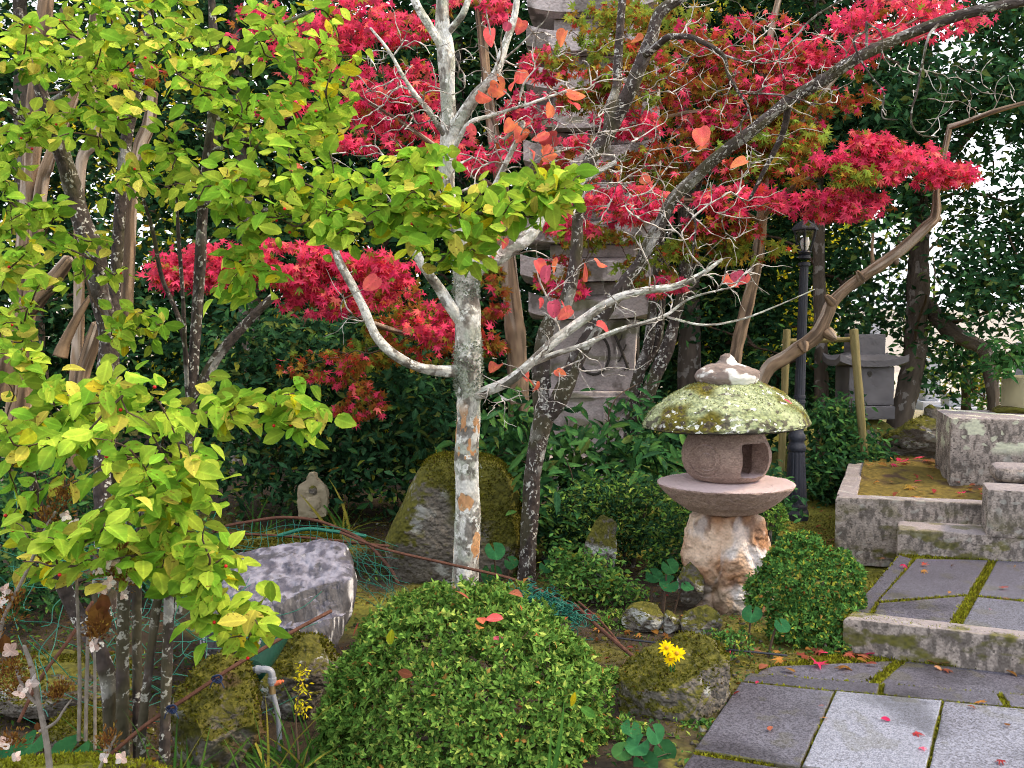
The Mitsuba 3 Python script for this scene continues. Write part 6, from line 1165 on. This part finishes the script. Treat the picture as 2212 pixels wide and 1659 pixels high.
for x, y, r in ((255, 1205, .05), (275, 1185, .035), (235, 1235, .045), (270, 1250, .04), (125, 1090, .04), (145, 1065, .03), (100, 1120, .035), (20, 1330, .05), (30, 1295, .035), (25, 1440, .05), (15, 1465, .05), (38, 1520 - 30, .03), (132, 1490, .03), (118, 1500, .02), (30, 1600, .035), (205, 1370, .03), (235, 1600, .035), (210, 1348, .04)):
    m_ = 150; P = at(x, y, HYD) + g.normal(size=(m_, 3)) * r * .42; A = nrm(P - at(x, y + 20, HYD) + 1e-4)
    emit(k, 'dried_head', 'dried_head', scatter('small', P, A, facing(P, g, .4, .4, 1), g.uniform(.008, .016, m_), 13, g), 'leaf', 0)
for x, y, s_ in ((208, 1330, .10), (222, 1310, .07), (95, 1200, .07), (10, 1400, .06), (80, 1590, .03)):
    L = scatter('long', at(x, y - 30, HYD)[None], np.array([[.1, -.1, -1.]]), np.array([[.5, -1, .2]]), [s_], 13, g, (1.6, 2)); put((L[0][0], L[1]), 'leaf', 'withered_leaf', k, True, L[2][0])
t.done()

# ---- yellow-flowered weed by the dome, small clover
k = thing('weed', 'thin weed with small yellow-green leaves at the left flank of the azalea dome', 'plant'); g = R(131); t = Tree(k, 'twig_dark', 'twig_dark'); t.limb('stem', pth([(645, 1640, 3.4), (640, 1540, 3.4), (660, 1430, 3.4)]), [.004, .003, .002])
P, D = t.reach(blobs([(652, 1500, 18, 80, 3.4, .05, 26)], g), g, .002); emit(k, 'leaf', 'foliage', leafy(P, D, g, 5, .03, 'small', (.012, .022), 9), 'leaf', 130); t.done()

# ================================================================ rods, hoop, netting, pipe
def rod(name, label, cat, pts, r, mat, rough=.1): 
    k = thing(name, label, cat); v, f, u = tube(pth(pts), r, 8, rough, 3, n=10); put((v, f), mat, at_key=k, uv=u); return k
rod('rusty_rod', 'long rusty rod slanting across the lower left in front of the mossy boulder', 'rod', [(205, 1660, 3.3), (310, 1570, 3.38), (415, 1500, 3.42), (520, 1430, 3.5), (640, 1360, 3.7), (715, 1320, 3.85)], .0075, 'rust')
rod('rusty_rod', 'thin reddish rod running down through the netting behind the slim stems', 'rod', [(40, 1560, 3.7), (85, 1470, 3.75), (150, 1380, 3.8), (200, 1300, 3.85)], .007, 'rust')
rod('rusty_hoop', 'rusty hoop arching over the pond behind the slate-grey rock', 'hoop', [(420, 1180, 5.6), (475, 1142, 5.6), (540, 1127, 5.6), (610, 1118, 5.6), (680, 1124, 5.6), (740, 1145, 5.6), (790, 1172, 5.5), (840, 1225, 5.4), (860, 1260, 5.3)], .009, 'rust')
rod('rusty_rod', 'rusty rod running from the big boulder past the two trunks', 'rod', [(735, 1150, 5.2), (830, 1186, 5.1), (985, 1222, 5.0), (1110, 1252, 5.0), (1200, 1292, 4.95), (1290, 1340, 4.8)], .0075, 'rust')
rod('rusty_rod', 'rusty rod lying on the soil right of the azalea dome', 'rod', [(1240, 1305, 4.85), (1290, 1352, 4.7), (1340, 1395, 4.5), (1375, 1425, 4.4)], .009, 'rust')
rod('rusty_rod', 'second thin rusty rod crossing the soil right of the azalea dome', 'rod', [(1250, 1300, 4.95), (1300, 1345, 4.75), (1350, 1405, 4.45)], .005, 'rust')
rod('rusty_rod', 'straight dark rod lying behind the slate-grey rock', 'rod', [(440, 1150, 5.9), (640, 1160, 5.8), (840, 1180, 5.7)], .008, 'rust')
rod('black_cable', 'thin black cable lying along the ground before the lantern', 'cable', [(1330, 1378, 4.75), (1450, 1392, 4.6), (1560, 1402, 4.5), (1700, 1416, 4.42)], .005, 'iron')
rod('green_hose', 'teal garden hose lying over the flat rock under the hoop', 'hose', [(600, 1158, 5.7), (660, 1143, 5.7), (720, 1148, 5.7), (790, 1158, 5.7)], .011, 'net')
k = thing('garden_net', 'fine green netting stretched loosely over the pond between the stems and the rocks', 'net'); g = R(141); mb = MB()
for i in range(70):
    x0, y0 = g.uniform(-40, 420), g.uniform(1150, 1560); L_ = g.uniform(120, 330); an = g.choice([-.45, .1, .9, 1.5]) + .25 * g.normal(); Y = 4.1 - (y0 - 1350) / 420 + .15 * g.normal()
    q = [(x0 + L_ * s_ * math.cos(an) + 14 * g.normal(), y0 - L_ * s_ * math.sin(an) * .7 + 26 * math.sin(math.pi * s_) + 9 * g.normal(), Y + .25 * s_) for s_ in np.linspace(0, 1, 5)]; mb.add(*tube(pth(q),   .0017, 4, n=4))
for i in range(24):   # mesh under the hoop
    a = i / 24; x = 440 + a * 420; yt = np.interp(x, [420, 475, 540, 610, 680, 740, 790, 860], [1180, 1142, 1127, 1118, 1124, 1145, 1172, 1255])
    q = [(x + s_ * 10 * g.normal(), yt + s_ * (80 + 20 * g.random()), 5.6 - .4 * s_ + .05 * g.normal()) for s_ in np.linspace(0, 1, 5)]; mb.add(*tube(pth(q), .0016, 4, n=4))
for i in range(5):
    q = [(430 + 430 * s_, 1150 + i * 18 + 26 * s_ * s_ + 6 * g.normal() - 18 * math.sin(math.pi * s_), 5.55 - i * .08) for s_ in np.linspace(0, 1, 8)]; mb.add(*tube(pth(q), .0016, 4, n=4))
for i in range(10):
    q = [(740 + 150 * s_ + 8 * g.normal(), 1150 + (i * 11) + 120 * s_ + 8 * g.normal(), 5.2) for s_ in np.linspace(0, 1, 6)]; mb.add(*tube(pth(q), .0016, 4, n=4))
put(mb.mesh(), 'net', at_key=k, uv=mb.uv())
k = thing('net_heap', 'crumpled heap of green netting just behind the azalea dome', 'net'); mb = MB()
for i in range(170):
    a = g.random(); c_ = at(1120 + 135 * a, 1290 + 55 * a ** 2, 4.75); q = c_ + np.cumsum(g.normal(size=(6, 3)) * [.022, .02, .011], axis=0) + [0, 0, .02 * g.normal()]; mb.add(*tube(q, .0020, 4, n=3))
put(mb.mesh(), 'net', at_key=k, uv=mb.uv())
k = thing('water_pipe', 'grey plastic water pipe with an elbow and a small orange-handled tap beside the mossy boulder', 'pipe'); WY = 3.72
v, f, u = tube(pth([(535, 1450, WY + .05), (558, 1447, WY), (575, 1446, WY), (586, 1452, WY), (588, 1466, WY), (588, 1480, WY)]), [.013, .013, .013, .013, .013, .013], 14, n=6); put((v, f), 'pvc', 'elbow', k, True)
for a, b, r, mt, nm_ in (((553, 1447), (562, 1447), .0165, 'pvc', 'socket'), ((588, 1464), (588, 1474), .0165, 'pvc', 'socket'), ((588, 1480), (589, 1498), .012, 'brass', 'tap'), ((589, 1498), (600, 1540), .010, 'pvc', 'riser'), ((600, 1540), (606, 1620), .010, 'pvc', 'riser'), ((592, 1478), (606, 1473), .009, 'orange_plastic', 'handle'), ((604, 1474), (612, 1471), .006, 'orange_plastic', 'handle')):
    v, f, u = tube(pth([(*a, WY), (*b, WY)]), r, 14, smoothpath=False); put((v, f), mt, nm_, k, 40)
k = thing('green_pipe', 'short wide dark green plastic pipe half hidden under the streaked rock', 'pipe'); v, f, u = tube(pth([(600, 1375, 4.2), (575, 1415, 4.0), (548, 1450, 3.85)]), .045, 24, n=4); put((v, f), 'green_plastic', at_key=k, smooth=40)
for (x, y, Y), lab in (((372, 1530, 3.36), 'blue twine knotted round a slim white-flecked stem'), ((470, 1465, 3.42), 'blue twine tied round the rusty rod above the mossy boulder')):
    k = thing('blue_twine', lab, 'twine'); mb = MB(); c_ = at(x, y, Y)
    for i in range(3): a = np.linspace(0, 2 * np.pi, 16); mb.add(*tube(c_ + np.column_stack([(.010 + .004 * i) * np.cos(a), -.004 * i + .005 * np.sin(a * 2), (.008 + .003 * i) * np.sin(a)]), .0022, 5, smoothpath=False))
    for s_ in (-1, 1): mb.add(*tube(np.array([c_, c_ + [.016 * s_, -.01, -.012], c_ + [.024 * s_, -.008, -.032]]), .002, 5))
    put(mb.mesh(), 'twine', at_key=k, uv=mb.uv())
# plant in the pot
k = thing('potted_plant', 'leafy green plant growing from the concrete pot', 'plant'); g = R(151); t = Tree(k, 'bark_grey', 'twig_dark'); t.limb('stem', np.array([[pc[0], pc[1], 1.04], [pc[0] - .05, pc[1], 1.25], [pc[0] - .12, pc[1], 1.45]]), [.012, .01, .006])
P, D = t.reach(blobs([(2165, 770, 45, 50, 7.3, .15, 26), (2200, 740, 30, 40, 7.3, .1, 8)], g), g, .004); emit(k, 'leaf', 'foliage', leafy(P, D, g, 7, .10, 'long', (.06, .10), 14), 'leaf', 160); t.done()
